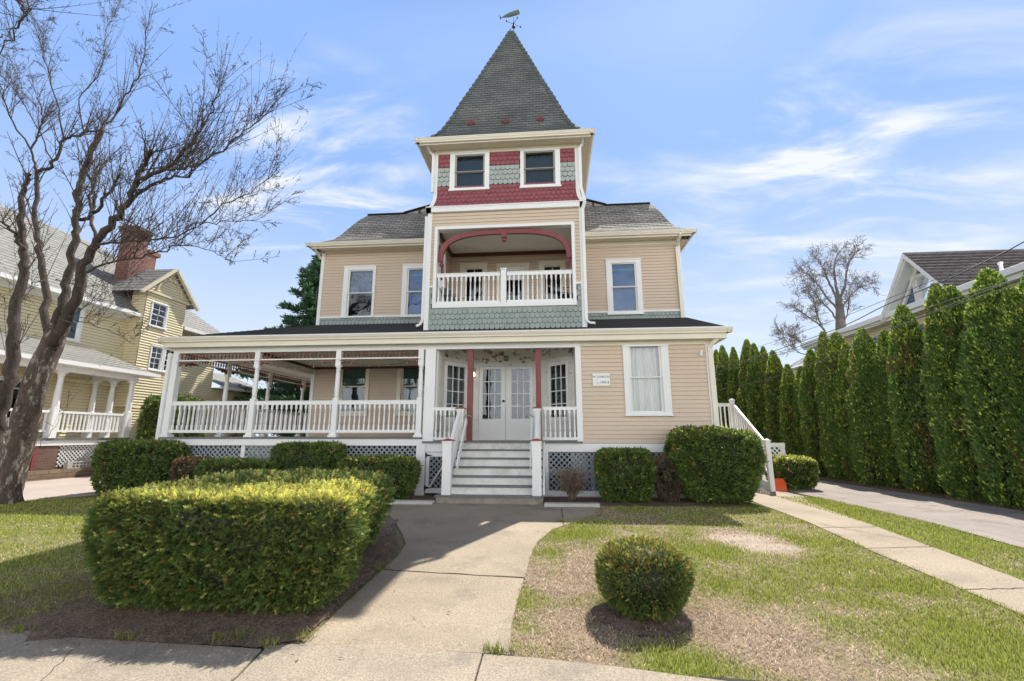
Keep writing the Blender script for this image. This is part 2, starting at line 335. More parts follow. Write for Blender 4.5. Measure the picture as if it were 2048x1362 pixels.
M['brownshingle'] = brickmat('brown_shingle', (.12,.092,.08), (.075,.06,.053), (.025,.02,.02), .30, .15, ms=.02, blot=.2, bump=.5)
M['redslate'] = paint('red_slate', (.22,.05,.045), .8, .2, 8)
M['blueside'] = paint('blue_grey_clapboard', (.12,.18,.27), .6, .06, 1)
M['bluelip'] = paint('blue_lap_shadow', (.05,.08,.13), .7)  # painted shadow line under the blue laps
M['buff'] = paint('buff_trim', (.62,.55,.40), .6, .05, 2)
M['cinder'] = paint('concrete_block', (.42,.40,.37), .9, .15, 5, .15, 60, bump=.3)
M['wire'] = paint('cable_rubber', (.04,.04,.045), .5)
def emis(name, c, s):
    m = bpy.data.materials.new(name); m.use_nodes = True; t = m.node_tree; t.nodes.clear()
    out = N(t, 'ShaderNodeOutputMaterial'); e = N(t, 'ShaderNodeEmission', Strength=s); e.inputs[0].default_value = (*c, 1); L(t, e.outputs[0], out.inputs[0]); return m
M['bulb'] = emis('lamp_glow', (1.0,.80,.55), 3.0)
M['bulbs'] = paint('clear_bulb', (.30,.27,.22), .15)

# frames for walls: T(u, z, d) with d outward
def TF(y): return lambda u, z, d: (u, y-d, z)           # facing -Y (the street)
def TR(x): return lambda u, z, d: (x+d, u, z)           # facing +X, u = y
def TL(x): return lambda u, z, d: (x-d, u, z)           # facing -X, u = y
def TB(y): return lambda u, z, d: (u, y+d, z)
def TS(p, q):                                           # slanted wall from p to q (xy)
    dx, dy = q[0]-p[0], q[1]-p[1]; l = sqrt(dx*dx+dy*dy); dx /= l; dy /= l
    return (lambda u, z, d: (p[0]+dx*u+dy*d, p[1]+dy*u-dx*d, z)), l

def laps(mb, T, u0, u1, z0, z1, holes=(), c=.10, d=.014, lipm=1, ll=.0035):
    """lap siding as real tilted boards; u0/u1 may be functions of z"""
    U0 = u0 if callable(u0) else (lambda z: u0); U1 = u1 if callable(u1) else (lambda z: u1)
    n = max(1, int(math.ceil((z1-z0)/c-1e-6)))
    for k in range(n):
        a, b = z0+k*c, min(z0+(k+1)*c, z1)
        cuts = sorted({a, b} | {h for H in holes for h in (H[2], H[3]) if a < h < b})
        for s0, s1 in zip(cuts, cuts[1:]):
            zm = (s0+s1)/2
            hs = sorted([(H[0], H[1]) for H in holes if H[2] < zm < H[3]])
            L0, R0 = U0(zm), U1(zm)
            segs = []; cur = None
            lo = 'L'
            pos = L0
            for (h0, h1) in hs:
                if h0 > pos: segs.append((pos, h0, pos == L0, False))
                pos = max(pos, h1)
            if pos < R0: segs.append((pos, R0, pos == L0, True))
            for (x0, x1, isL, isR) in segs:
                xa0, xa1 = (U0(s0) if isL else x0), (U0(s1) if isL else x0)
                xb0, xb1 = (U1(s0) if isR else x1), (U1(s1) if isR else x1)
                if xb0-xa0 < 1e-4 and xb1-xa1 < 1e-4: continue
                d0 = d*(1-(s0-a)/c); d1 = d*(1-(s1-a)/c)
                mb.cm = 0; mb.poly([T(xa0,s0,d0), T(xb0,s0,d0), T(xb1,s1,d1), T(xa1,s1,d1)])
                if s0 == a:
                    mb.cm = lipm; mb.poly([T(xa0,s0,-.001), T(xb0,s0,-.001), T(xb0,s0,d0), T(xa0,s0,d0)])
                    mb.poly([T(xa0,s0,d0+.0006), T(xb0,s0,d0+.0006), T(xb0,s0+ll,d0*.96+.0006), T(xa0,s0+ll,d0*.96+.0006)])  # thin dark strip along the lap's foot, painted as its shadow line
    mb.cm = 0
def scales(mb, T, u0, u1, z0, z1, holes=(), w=.128, e=.145, d=.020, edge=1, halfrow=0, clip_top=True):
    n = int(math.ceil((z1-z0)/e))
    for k in range(n+1):
        zb = z0+k*e
        if zb >= z1-.01: break
        off = (w/2 if (k+halfrow) % 2 else 0)
        m = int(math.ceil((u1-u0)/w))+1
        for i in range(-1, m+1):
            a = u0+off+i*w+.003; b = a+w-.006
            a = max(a, u0); b = min(b, u1)
            if b-a < .015: continue
            uc, zc = (a+b)/2, zb+e*.55
            if any(H[0] < uc < H[1] and H[2] < zc < H[3] for H in holes): continue
            r = (b-a)/2; zt = min(zb+e+.03, z1)
            dj = d+random.uniform(-.0025, .0035)
            full = (b-a) > w*.8
            pts = []
            ns = 8
            rr = min(r, w/2)
            for q in range(ns+1):
                an = pi+pi*q/ns
                pts.append((uc+r*cos(an), zb+rr*(1+sin(an)) if full else zb))
            if not full: pts = [(a, zb), (b, zb)]
            H_ = max(zt-zb, .02)
            dd = lambda z: dj*(1-(z-zb)/(e+.06))+.002
            P = [(p[0], p[1]) for p in pts]+[(b, zt), (a, zt)]
            mb.cm = 0; mb.poly([T(p[0], min(p[1], zt), dd(min(p[1], zt))) for p in P])
            mb.cm = edge
            for p, q2 in zip(pts, pts[1:]):
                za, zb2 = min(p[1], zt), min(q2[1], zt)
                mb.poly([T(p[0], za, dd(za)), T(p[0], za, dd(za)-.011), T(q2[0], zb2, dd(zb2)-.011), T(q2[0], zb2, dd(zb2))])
                # dark rim just outside the butt of each shingle, painted in as its shadow
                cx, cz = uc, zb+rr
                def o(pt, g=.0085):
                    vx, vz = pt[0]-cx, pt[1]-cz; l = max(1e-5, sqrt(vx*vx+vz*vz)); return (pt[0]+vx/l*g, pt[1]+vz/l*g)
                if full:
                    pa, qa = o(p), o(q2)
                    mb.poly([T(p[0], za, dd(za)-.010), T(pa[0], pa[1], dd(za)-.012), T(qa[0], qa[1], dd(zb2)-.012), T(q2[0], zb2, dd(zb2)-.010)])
    mb.cm = 0

def window(root, T, o, g, cas=.045, mat='white', curtain=None, glass='glass', split=None, muntin=None, name='window', lower=None, sashmat=None, frame_w=None, shade_frac=1.0):
    """o = outer casing rect (u0,u1,z0,z1); g = glass rect; split = z of meeting rail"""
    u0,u1,z0,z1 = o; a0,a1,b0,b1 = g
    mb = MB(); s = .05                                   # casing
    i0,i1,j0,j1 = a0-s, a1+s, b0-s, b1+s
    for (x0,x1,y0,y1) in ((u0,i0,z0,z1),(i1,u1,z0,z1),(i0,i1,j1,z1),(i0,i1,z0,j0)): mb.tbox(T,x0,x1,y0,y1,-.12,cas)
    mb.tbox(T,u0-.012,u1+.012,z1-.035,z1+.004,-.01,cas+.018)      # drip cap
    mb.tbox(T,u0-.02,u1+.02,z0-.012,z0+.03,-.01,cas+.03)          # sill nose
    w = mb.build(name, M[mat], root)
    sm = M[sashmat or mat]
    sp = split if split is not None else (b0+b1)/2
    mb = MB()                                            # upper sash proud of lower one
    def sash(c0, c1, dd):
        mb.tbox(T,i0,a0,c0-s*.5,c1+s*.5,dd-.035,dd); mb.tbox(T,a1,i1,c0-s*.5,c1+s*.5,dd-.035,dd)
        mb.tbox(T,a0,a1,c1,c1+s*.5,dd-.035,dd); mb.tbox(T,a0,a1,c0-s*.5,c0,dd-.035,dd)
    sash(sp+.018, b1+.02, .012); sash(b0-.02, sp-.018, -.026)
    if muntin:
        nu, nz = muntin
        for (c0, c1, dd) in ((sp+.02, b1, .0), (b0, sp-.02, -.04)):
            for i in range(1, nu): x = a0+(a1-a0)*i/nu; mb.tbox(T,x-.009,x+.009,c0,c1,dd-.02,dd+.004)
            for j in range(1, nz): z = c0+(c1-c0)*j/nz; mb.tbox(T,a0,a1,z-.009,z+.009,dd-.02,dd+.003)
    mb.build('sash', sm, w)
    for (c0, c1, dd) in ((sp+.018, b1+.02, -.012), (b0-.02, sp-.018, -.05)):
        mb = MB(); mb.poly([T(a0-.01,c0,dd),T(a1+.01,c0,dd),T(a1+.01,c1,dd),T(a0-.01,c1,dd)]); mb.build('pane', M[glass], w)
    mb = MB()                                            # dim room behind
    mb.poly([T(i0,j0,-.9),T(i1,j0,-.9),T(i1,j1,-.9),T(i0,j1,-.9)])
    mb.poly([T(i0,j0,-.12),T(i0,j0,-.9),T(i0,j1,-.9),T(i0,j1,-.12)]); mb.poly([T(i1,j0,-.12),T(i1,j0,-.9),T(i1,j1,-.9),T(i1,j1,-.12)])
    mb.poly([T(i0,j1,-.12),T(i1,j1,-.12),T(i1,j1,-.9),T(i0,j1,-.9)]); mb.poly([T(i0,j0,-.12),T(i1,j0,-.12),T(i1,j0,-.9),T(i0,j0,-.9)])
    mb.build('room_recess', M['dark'], w)
    def drape(x0, x1, y0, y1, dd, mt, nm, folds=9, amp=.02, gather=0.0):
        mb = MB(); n = 40; pr = None
        for i in range(n+1):
            f = i/n; x = x0+(x1-x0)*f; ww = amp*sin(f*folds*2*pi)+amp*.5*sin(f*folds*4.7*pi+1)
            pt, pb = T(x, y1, dd+ww*.5), T(x0+(x1-x0)*(f*(1-gather)+gather*.0), y0, dd+ww)
            if pr: mb.poly([pr[1], pb, pt, pr[0]])
            pr = (pt, pb)
        mb.build(nm, M[mt], w, smooth=True)
    if curtain == 'shade': drape(a0-.01, a1+.01, sp if shade_frac == 1 else b1-(b1-b0)*shade_frac, b1+.03, -.10, 'bluecurt', 'roller_shade', 1, .002)
    if curtain == 'blue_full':
        drape(a0-.01, a1+.01, sp-.02, b1+.03, -.10, 'bluecurt', 'roller_shade', 1, .002)
        drape(a0-.01, a1+.01, b1-.18, b1-.10, -.085, 'sheer', 'valance', 1, .002)
    if curtain == 'green': drape(a0-.01, a1+.01, sp+.03, b1+.03, -.10, 'greenshade', 'roller_shade', 1, .002)
    if curtain == 'sheer':
        drape(a0-.02, a1+.02, b0-.02, b1+.03, -.11, 'sheer', 'curtain', 11, .022)
    if curtain == 'dimfull': drape(a0-.01, a1+.01, b0-.02, b1+.03, -.14, 'dimblue', 'curtain', 6, .015)
    if curtain == 'lace': drape(a0-.01, a1+.01, sp-.05, b1+.03, -.10, 'lace', 'curtain', 5, .012)
    if lower == 'swag': drape(a0+.12, a1+.02, b0-.02, sp, -.12, 'curtain', 'curtain', 5, .03, .35)
    if lower == 'dim': drape(a0-.01, a1+.01, b0-.02, sp, -.14, 'bluecurt', 'curtain', 5, .02)
    return w

def downspout(root, pts, name='downspout', w=.075, d=.055, mat='cream'):
    mb = MB()
    for p, q in zip(pts, pts[1:]): mb.bar(p, q, w, d, (0,1,0) if abs(Vector(q).z-Vector(p).z) > .3 else (0,0,1))
    return mb.build(name, M[mat], root)

def gutter_run(mb, p, q, w=.11, h=.12):
    """K-profile gutter between p and q; p,q at the top outer edge; outward normal is right-hand of p->q"""
    p = Vector(p); q = Vector(q); d = (q-p).normalized(); n = Vector((d.y, -d.x, 0))
    prof = [(0,0),(0,-.025),(-.012,-.035),(-.02,-.06),(-.045,-.09),(-.05,-h),(-w,-h),(-w,-.0),(-w+.006,-.0),(-w+.006,-h+.01),(-.055,-h+.01),(-.008,-.02),(-.008,0)]
    b = len(mb.v)
    for P in (p, q):
        for (a, z) in prof: mb.v.append(tuple(P+n*a+Vector((0,0,z))))
    k = len(prof)
    for i in range(k): j = (i+1) % k; mb.face([b+i, b+j, b+k+j, b+k+i])
    mb.face([b+i for i in range(k)]); mb.face([b+k+k-1-i for i in range(k)])

def profile_rows(prof, row):
    """resample a (s, z) profile into equal slope-length rows -> list of (s, z, arclen)"""
    out = [(prof[0][0], prof[0][1], 0.0)]; acc = 0.0; tgt = row
    for (s0, z0), (s1, z1) in zip(prof, prof[1:]):
        l = math.hypot(s1-s0, z1-z0); base = acc
        while tgt < base+l-1e-6:
            f = (tgt-base)/l; out.append((s0+(s1-s0)*f, z0+(z1-z0)*f, tgt)); tgt += row
        acc = base+l
    out.append((prof[-1][0], prof[-1][1], acc)); return out
def hip_roof(mb, x0, x1, y0, y1, prof, kx0=1.0, kx1=1.0, row=.15, lip=.012, sides=('f','l','r','b'), jitter=0.0):
    R = profile_rows(prof, row)
    for i in range(len(R)-1):
        (s0,z0,a0), (s1,z1,a1) = R[i], R[i+1]
        sl = math.hypot(s1-s0, z1-z0); ny, nz = -(z1-z0)/max(sl,1e-6), (s1-s0)/max(sl,1e-6)   # outward (in -s), up
        o = -lip*ny; h = lip*nz                              # lower edge raised along the normal
        def corner(s, out, zz): return (x0+(s-out)*kx0, x1-(s-out)*kx1, y0+s-out, y1-s+out, zz)
        A = corner(s0, o, z0+h); B = corner(s1, 0, z1); A0 = corner(s0, 0, z0)
        def strip(p, q, r, t_, u):                           # lower p-q, upper r-t_
            mb.poly([p, q, t_, r], uv=[(u(p), a0), (u(q), a0), (u(t_), a1), (u(r), a1)])
        ux = lambda P: P[0]; uy = lambda P: P[1]
        if 'f' in sides:
            strip((A[0],A[2],A[4]),(A[1],A[2],A[4]),(B[0],B[2],B[4]),(B[1],B[2],B[4]),ux)
            mb.poly([(A0[0],A0[2],A0[4]),(A0[1],A0[2],A0[4]),(A[1],A[2],A[4]),(A[0],A[2],A[4])], uv=[(0,0)]*4)
        if 'b' in sides: strip((A[1],A[3],A[4]),(A[0],A[3],A[4]),(B[1],B[3],B[4]),(B[0],B[3],B[4]),ux)
        if 'l' in sides:
            strip((A[0],A[3],A[4]),(A[0],A[2],A[4]),(B[0],B[3],B[4]),(B[0],B[2],B[4]),uy)
            mb.poly([(A0[0],A0[3],A0[4]),(A0[0],A0[2],A0[4]),(A[0],A[2],A[4]),(A[0],A[3],A[4])], uv=[(0,0)]*4)
        if 'r' in sides:
            strip((A[1],A[2],A[4]),(A[1],A[3],A[4]),(B[1],B[2],B[4]),(B[1],B[3],B[4]),uy)
            mb.poly([(A0[1],A0[2],A0[4]),(A0[1],A0[3],A0[4]),(A[1],A[3],A[4]),(A[1],A[2],A[4])], uv=[(0,0)]*4)
# ================================================================ the main house
FY, TY, MY = 11.1, 11.5, 14.05
H = empty('victorian_house', (-1.6, 12.5, 0.05), 'three-storey peach clapboard house with a steep slate tower roof, wraparound porch and front steps', 'house')
BX = M['siding'], M['lip']
def backing(mb, T, u0, u1, z0, z1, holes=()): laps(mb, T, u0, u1, z0, z1, holes, c=(z1-z0)+1, d=.0, lipm=0)
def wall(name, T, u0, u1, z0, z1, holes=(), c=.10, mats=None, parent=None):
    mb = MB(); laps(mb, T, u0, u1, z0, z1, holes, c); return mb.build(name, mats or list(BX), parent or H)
def band(name, T, u0, u1, z0, z1, mat, em='edge', holes=(), **kw):
    mb = MB(); laps(mb, T, u0, u1, z0, z1, holes, c=.11, d=.0, lipm=1)
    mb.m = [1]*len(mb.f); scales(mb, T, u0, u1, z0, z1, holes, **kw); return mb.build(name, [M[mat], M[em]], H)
def boxes(name, lst, mat, parent=None, bev=0):
    if name in ('corner_board','frieze_board','belt_board','skirt_frame','deck_skirt','crown_moulding','foundation','tower_belt'):
        for b in lst: mb = MB(); mb.box(*b); o = mb.build(name, M[mat], parent or H)
        return o
    mb = MB()
    for b in lst: mb.box(*b)
    return mb.build(name, M[mat], parent or H)

M['lattw'] = paint('white_lattice_paint', (.70,.69,.66), .6, .1, 3)
# ---- main body walls (front plane MY)
W1 = (-6.83,-5.73,5.22,7.0); W2 = (-4.82,-3.72,5.2,7.0); W3 = (1.81,2.90,5.13,6.95)
D1 = (-6.83,-5.73,2.05,3.9); D2 = (-4.82,-3.72,2.05,3.9)
B1 = (-2.90,-2.0,4.88,6.97); B2 = (-1.70,-.64,4.88,6.93); B3 = (-.33,.54,4.88,6.96)
h = lambda w: (w[0]+.04, w[1]-.04, w[2]+.02, w[3]-.02)
wall('front_wall', TF(MY), -7.56, -3.30, 5.27, 7.52, [h(W1), h(W2)])
wall('front_wall', TF(MY), .94, 4.06, 5.25, 7.43, [h(W3)])
wall('front_wall', TF(MY), -7.58, -3.1, 1.36, 3.62, [h(D1), h(D2)])
wall('balcony_back_wall', TF(MY), -3.30, .94, 4.85, 7.34, [h(B1), h(B2), h(B3)])
wall('side_wall', TL(-7.65), 14.15, 24, .3, 7.5)
wall('side_wall', TR(4.14), 14.15, 24, .3, 7.45)
wall('rear_wall', TB(24), -7.65, 4.14, .3, 7.5)
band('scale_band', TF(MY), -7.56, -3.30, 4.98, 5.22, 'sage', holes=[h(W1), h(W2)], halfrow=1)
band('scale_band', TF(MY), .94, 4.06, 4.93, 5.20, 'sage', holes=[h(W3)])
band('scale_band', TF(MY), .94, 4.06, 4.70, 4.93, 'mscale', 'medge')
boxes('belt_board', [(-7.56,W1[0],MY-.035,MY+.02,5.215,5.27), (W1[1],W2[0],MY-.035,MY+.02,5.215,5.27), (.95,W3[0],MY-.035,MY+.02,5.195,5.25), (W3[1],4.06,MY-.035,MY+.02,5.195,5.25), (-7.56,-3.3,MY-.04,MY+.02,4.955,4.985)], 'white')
boxes('corner_board', [(-7.66,-7.55,MY-.03,MY+.12,1.36,7.52)], 'white')
boxes('corner_board', [(4.05,4.155,MY-.03,MY+.12,4.7,7.45)], 'white')
boxes('frieze_board', [(-7.6,-3.31,MY-.03,MY+.02,7.50,7.63), (.95,4.12,MY-.03,MY+.02,7.41,7.56)], 'cream')
boxes('foundation', [(-7.6,4.1,14.1,14.3,.0,1.4), (-7.6,-7.4,14.1,24,.0,.4), (3.9,4.1,14.1,24,.0,.4)], 'dark')
window(H, TF(MY), W1, (-6.62,-5.84,5.31,6.8), split=6.06, curtain='lace', glass='glass')
window(H, TF(MY), W2, (-4.61,-3.83,5.31,6.8), split=6.06, curtain='blue_full', lower='dim', glass='glassb')
window(H, TF(MY), W3, (2.0,2.70,5.28,6.77), split=6.03, curtain='blue_full', lower='dim', glass='glassb')
window(H, TF(MY), D1, (-6.62,-5.87,2.2,3.76), split=2.96, curtain='green', mat='cream')
window(H, TF(MY), D2, (-4.64,-3.89,2.2,3.76), split=2.96, curtain='green', lower='swag', mat='cream')
window(H, TF(MY), B1, (-2.68,-2.17,5.0,6.75), split=5.62, mat='cream', muntin=(2,1))
window(H, TF(MY), B3, (-.14,.36,5.0,6.75), split=5.62, mat='cream', muntin=(2,1))
# balcony door in the middle
mb = MB(); T = TF(MY)
for r in ((B2[0],-1.55,4.88,6.93),(-.79,B2[1],4.88,6.93),(-1.55,-.79,6.80,6.93)): mb.tbox(T, *r, -.05, .045)
o = mb.build('balcony_door', M['cream'], H)
mb = MB()
for r in ((-1.55,-1.43,4.9,6.8),(-.88,-.79,4.9,6.8),(-1.43,-.88,6.36,6.8),(-1.43,-.88,4.9,5.0),(-1.165,-1.145,5.0,6.36),(-1.43,-.88,5.66,5.68)): mb.tbox(T, *r, -.03, .0)
mb.build('door_leaf', M['white'], o)
mb = MB(); mb.poly([T(-1.43,5.0,-.02),T(-.88,5.0,-.02),T(-.88,6.36,-.02),T(-1.43,6.36,-.02)]); mb.build('pane', M['glass'], o)
mb = MB(); mb.tbox(T, -1.55,-.79,4.9,6.8,-.6,-.55); mb.build('room_recess', M['dark'], o)
mb = MB(); mb.lathe([(.018,0),(.024,.02),(.018,.04)], (-.84, MY-.06, 5.75), 8); mb.build('handle', M['black'], o)

# ---- main roof, flared eaves
PROF = [(0,7.66),(.22,7.77),(.48,7.96),(.64,8.22),(.80,8.55),(.98,8.9),(1.16,9.16)]
XL, XR = -7.96, 4.53
KR = 1.85                                                # the front slope runs back further than the hips run in
PROF = [(s_*KR, CH+(z_-CH)*(13.52+s_*KR)/(13.52+s_)) for s_, z_ in PROF]; SE, ZE = PROF[-1]; YE = 13.52+SE
mb = MB(); hip_roof(mb, XL, XR, 13.52, 24.5, PROF, 1.0/KR*.93, .75/KR*.93, row=.135, lip=.010)
hip_roof(mb, XL+1.08, XR-.81, YE, 24.5-SE, [(0,ZE),(2.2,ZE+.2)], row=.4, lip=.01)
mb.poly([(-4.7,YE+2.2,ZE+.2),(1.5,YE+2.2,ZE+.2),(1.5,24.5-SE-2.2,ZE+.2),(-4.7,24.5-SE-2.2,ZE+.2)])
for (xa, sg) in ((-5.13,1),(2.0,-1)):                     # rises towards the tower
    xt = -1.2; xa = xa*1.06; pts = [(xa,YE-.02,ZE),(xt,YE-.02,ZE+1.1),(xt,21,ZE+1.1),(xa,21,ZE+.1)]
    mb.poly(pts if sg < 0 else pts[::-1], uv=[(0,0),(3,0),(3,5),(0,5)]); mb.poly([(xa,YE-.02,ZE),(xt,YE-.02,ZE+1.1),(xt,YE-.02,ZE-.05)])
rf = mb.build('main_roof', M['mainshingle'], H)
mb = MB(); mb.bar((XL+1.1,YE,ZE+.02),(-5.4,YE,ZE+.02),.16,.03); mb.bar((2.1,YE,ZE+.02),(XR-.84,YE,ZE+.02),.16,.03)
mb.bar((-5.44,YE-.03,ZE+.03),(-3.3,YE-.03,ZE+.58),.16,.03); mb.bar((2.12,YE-.03,ZE+.03),(.9,YE-.03,ZE+.42),.16,.03)
mb.build('ridge_cap', M['darkshingle'], rf)
mb = MB()
for (x0,x1,y) in ((XL,-3.33,13.52),(.97,XR,13.52)): gutter_run(mb, (x0-.02,y-.03,7.665), (x1+.02 if x1 > 4 else x1,y-.03,7.665), .12, .115)
gutter_run(mb, (XL-.02,24.5,7.665), (XL-.02,13.49,7.665), .12, .115); gutter_run(mb, (XR+.02,13.49,7.665), (XR+.02,24.5,7.665), .12, .115)
for (x0,x1) in ((XL+.1,-3.33),(.97,XR-.1)):
    mb.box(x0,x1,13.62,13.645,7.50,7.60)                   # fascia
    mb.box(x0,x1,13.645,MY-.02,7.553,7.573)                # soffit
    n = int((x1-x0)/.07)
    for i in range(n): xx = x0+i*.07; mb.box(xx,xx+.012,13.66,MY-.04,7.546,7.5525)
mb.box(XL+.1,-7.66,13.62,24,7.553,7.573); mb.box(4.15,XR-.1,13.62,24,7.553,7.573)
mb.box(XL+.1,XL+.12,13.62,24,7.50,7.60); mb.box(XR-.12,XR-.1,13.62,24,7.5,7.6)
mb.build('gutter', M['cream'], H)

# ---- tower
XT0, XT1, XC = -3.31, .95, -1.18
TFt = TF(TY)
OP = (-3.05,.65,4.77,7.0)
wall('tower_wall', TFt, -3.2, .84, 5.36, 7.48, [(OP[0]-.04,OP[1]+.04,OP[2]-.1,OP[3]+.02)])
band('scale_band', TFt, -3.2, .84, 4.14, 5.32, 'sage', holes=[(OP[0]-.04,OP[1]+.04,OP[2]-.06,6)], halfrow=1, w=.131, e=.142)
boxes('tower_corner_board', [(XT0,-3.19,TY-.032,TY+.14,4.10,7.47)], 'white'); boxes('tower_corner_board', [(.83,XT1,TY-.032,TY+.14,4.10,7.47)], 'white')
boxes('belt_board', [(-3.19,-3.09,TY-.03,TY+.02,5.315,5.36), (.69,.83,TY-.03,TY+.02,5.315,5.36)], 'white')
boxes('base_strip', [(XT0,XT1,TY-.036,TY+.02,4.09,4.145)], 'deepred')
boxes('tower_belt', [(XT0-.04,XT1+.04,TY-.09,TY+.1,7.47,7.60), (XT0-.05,XT1+.05,TY-.11,TY+.1,7.60,7.63), (XT0-.04,XT0+.1,TY-.09,15.8,7.47,7.63),(XT1-.1,XT1+.04,TY-.09,15.8,7.47,7.63)], 'white')
mb = MB()                                                 # opening trim
for r in ((OP[0]-.05,OP[0]+.035,OP[2]-.03,OP[3]+.05),(OP[1]-.035,OP[1]+.05,OP[2]-.03,OP[3]+.05),(OP[0]+.035,OP[1]-.035,OP[3]-.03,OP[3]+.05),(OP[0]+.035,OP[1]-.035,OP[2]-.03,OP[2]+.075)): mb.tbox(TFt, *r, -.16, .045)
mb.build('opening_trim', M['white'], H)
SO = (11.95,13.15,5.0,6.95)
for Tn, xx, nm in ((TL(XT0), XT0, -1), (TR(XT1), XT1, 1)):
    wall('tower_side_wall', Tn, TY+.14, MY, 4.14, 7.48, [SO]); wall('tower_side_wall', Tn, TY+.14, 15.75, 7.48, 7.64)
    Ti = TR(XT0+.10) if nm < 0 else TL(XT1-.10)
    wall('tower_inner_wall', Ti, TY+.15, MY, 4.9, 7.34, [SO])
    mb = MB()
    for r in ((SO[0]-.07,SO[0]+.02,SO[2]-.05,SO[3]+.07),(SO[1]-.02,SO[1]+.07,SO[2]-.05,SO[3]+.07),(SO[0]+.02,SO[1]-.02,SO[3]-.02,SO[3]+.07),(SO[0]+.02,SO[1]-.02,SO[2]-.05,SO[2]+.03)): mb.tbox(Ti, *r, -.135, .03)
    mb.build('opening_trim', M['white'], H)
boxes('balcony_floor', [(XT0+.1,XT1-.1,TY+.1,MY,4.80,4.86)], 'lattw')
mb = MB(); mb.box(XT0+.1,XT1-.1,TY+.1,MY,7.33,7.37)
for i in range(26): y = TY+.12+i*.095; mb.box(XT0+.11,XT1-.11,y,y+.012,7.322,7.3295)
mb.build('balcony_ceiling', M['ceil'], H)
boxes('crown_moulding', [(XT0+.12,XT1-.12,MY-.06,MY-.016,7.20,7.32), (XT0+.112,XT0+.16,TY+.16,MY-.06,7.20,7.32), (XT1-.16,XT1-.112,TY+.16,MY-.06,7.20,7.32)], 'deepred')
# arched bracket in the opening and in the side openings
def arch(mb, T, ua, ub, zs, zt, th, d0, d1, half=None, n=40, p=3.0):
    uc, hw = (ua+ub)/2, (ub-ua)/2; pr = None
    rng = [i/n for i in range(n+1)]
    for f in rng:
        an = pi*f; ca, sa = cos(an), sin(an)
        k = (abs(ca)**p+abs(sa)**p)**(-1/p)
        uo, zo = uc-hw*ca*k, zs+(zt-zs)*sa*k
        ui, zi = uc-(hw-th)*ca*k, zs+(zt-zs-th)*sa*k
        if half is not None and not half(f): pr = None; continue
        cur = [T(uo,zo,d0),T(ui,zi,d0),T(ui,zi,d1),T(uo,zo,d1)]
        if pr:
            b = len(mb.v); mb.v.extend(pr+cur)
            for q in ((0,1,5,4),(1,2,6,5),(2,3,7,6),(3,0,4,7)): mb.face([b+i for i in q])
        pr = cur
mb = MB(); arch(mb, TFt, OP[0]+.045, OP[1]-.045, 6.08, 6.955, .13, -.05, -.13, n=48)
for (u, s) in ((OP[0]+.11, 1), (OP[1]-.11, -1)):
    mb.lathe([(.02,0),(.055,.03),(.062,.06),(.05,.10),(.03,.12),(.05,.15)], (u+.03*s, TY+.09, 5.93), 12)
mb.tbox(TFt, -1.27, -1.13, 6.72, 6.965, -.03, -.15)
mb.lathe([(.015,0),(.06,.03),(.065,.06),(.05,.1),(.03,.115),(.06,.14)], (-1.20, TY+.09, 6.59), 12)
mb.build('arch_bracket', M['maroon'], H)
for Ti, s in ((TR(XT0+.05), 1), (TL(XT1-.05), -1)):
    mb = MB(); arch(mb, Ti, SO[0]+.03, SO[1]-.03, 6.1, 6.92, .10, -.03, .04, p=2.4); mb.build('arch_bracket', M['maroon'], H)
# upper storey of the tower with the kicked-out skirt
def flare(z): return .10*max(0, (8.05-z)/.42)**2 if z < 8.05 else 0.0
def TU(u, z, d):
    f = flare(z); hw = 2.05; return (XC+(u-XC)*(1+f/hw), TY+.045-d-f, z)
UW1 = (-2.74,-1.62,8.14,9.34); UW2 = (-.75,.36,8.13,9.31)
ub = (-3.10,.78)
hh = [h(UW1), h(UW2)]
band('scale_band', TU, ub[0], ub[1], 7.63, 8.29, 'mscale', 'medge', holes=[], w=.133, e=.133)
mbk = band('scale_band', TU, ub[0], ub[1], 8.29, 8.88, 'sage2', 'edge', holes=hh, w=.133, e=.147)
band('scale_band', TU, ub[0], ub[1], 8.88, 9.30, 'mscale', 'medge', holes=hh, w=.133, e=.14, halfrow=1)
for s in (-1, 1):
    mb = MB(); zz = [7.63,7.73,7.83,7.93,8.05,9.44]
    for za, zb in zip(zz, zz[1:]):
        a, b = (-3.19,-3.09) if s < 0 else (.77,.87)
        mb.hexa([TU(a,za,.03),TU(b,za,.03),TU(b,za,-.06),TU(a,za,-.06),TU(a,zb,.03),TU(b,zb,.03),TU(b,zb,-.06),TU(a,zb,-.06)])
    mb.build('tower_corner_board', M['white'], H)
boxes('frieze_board', [(-3.19,.87,TY+.005,TY+.06,9.29,9.46)], 'cream')
for T_ in (TL(-3.17), TR(.855)):
    mb = MB(); laps(mb, T_, TY+.1, 15.7, 7.63, 9.45, (), .1); mb.build('tower_side_wall', list(BX), H)
wall('tower_rear_wall', TB(15.7), -3.17, .855, 7.6, 9.45)
TW = TF(TY+.045)
window(H, TW, UW1, (-2.55,-1.80,8.27,9.2), split=8.73, sashmat='tansash', curtain='dimfull')
window(H, TW, UW2, (-.60,.17,8.27,9.2), split=8.73, sashmat='tansash', curtain='dimfull')
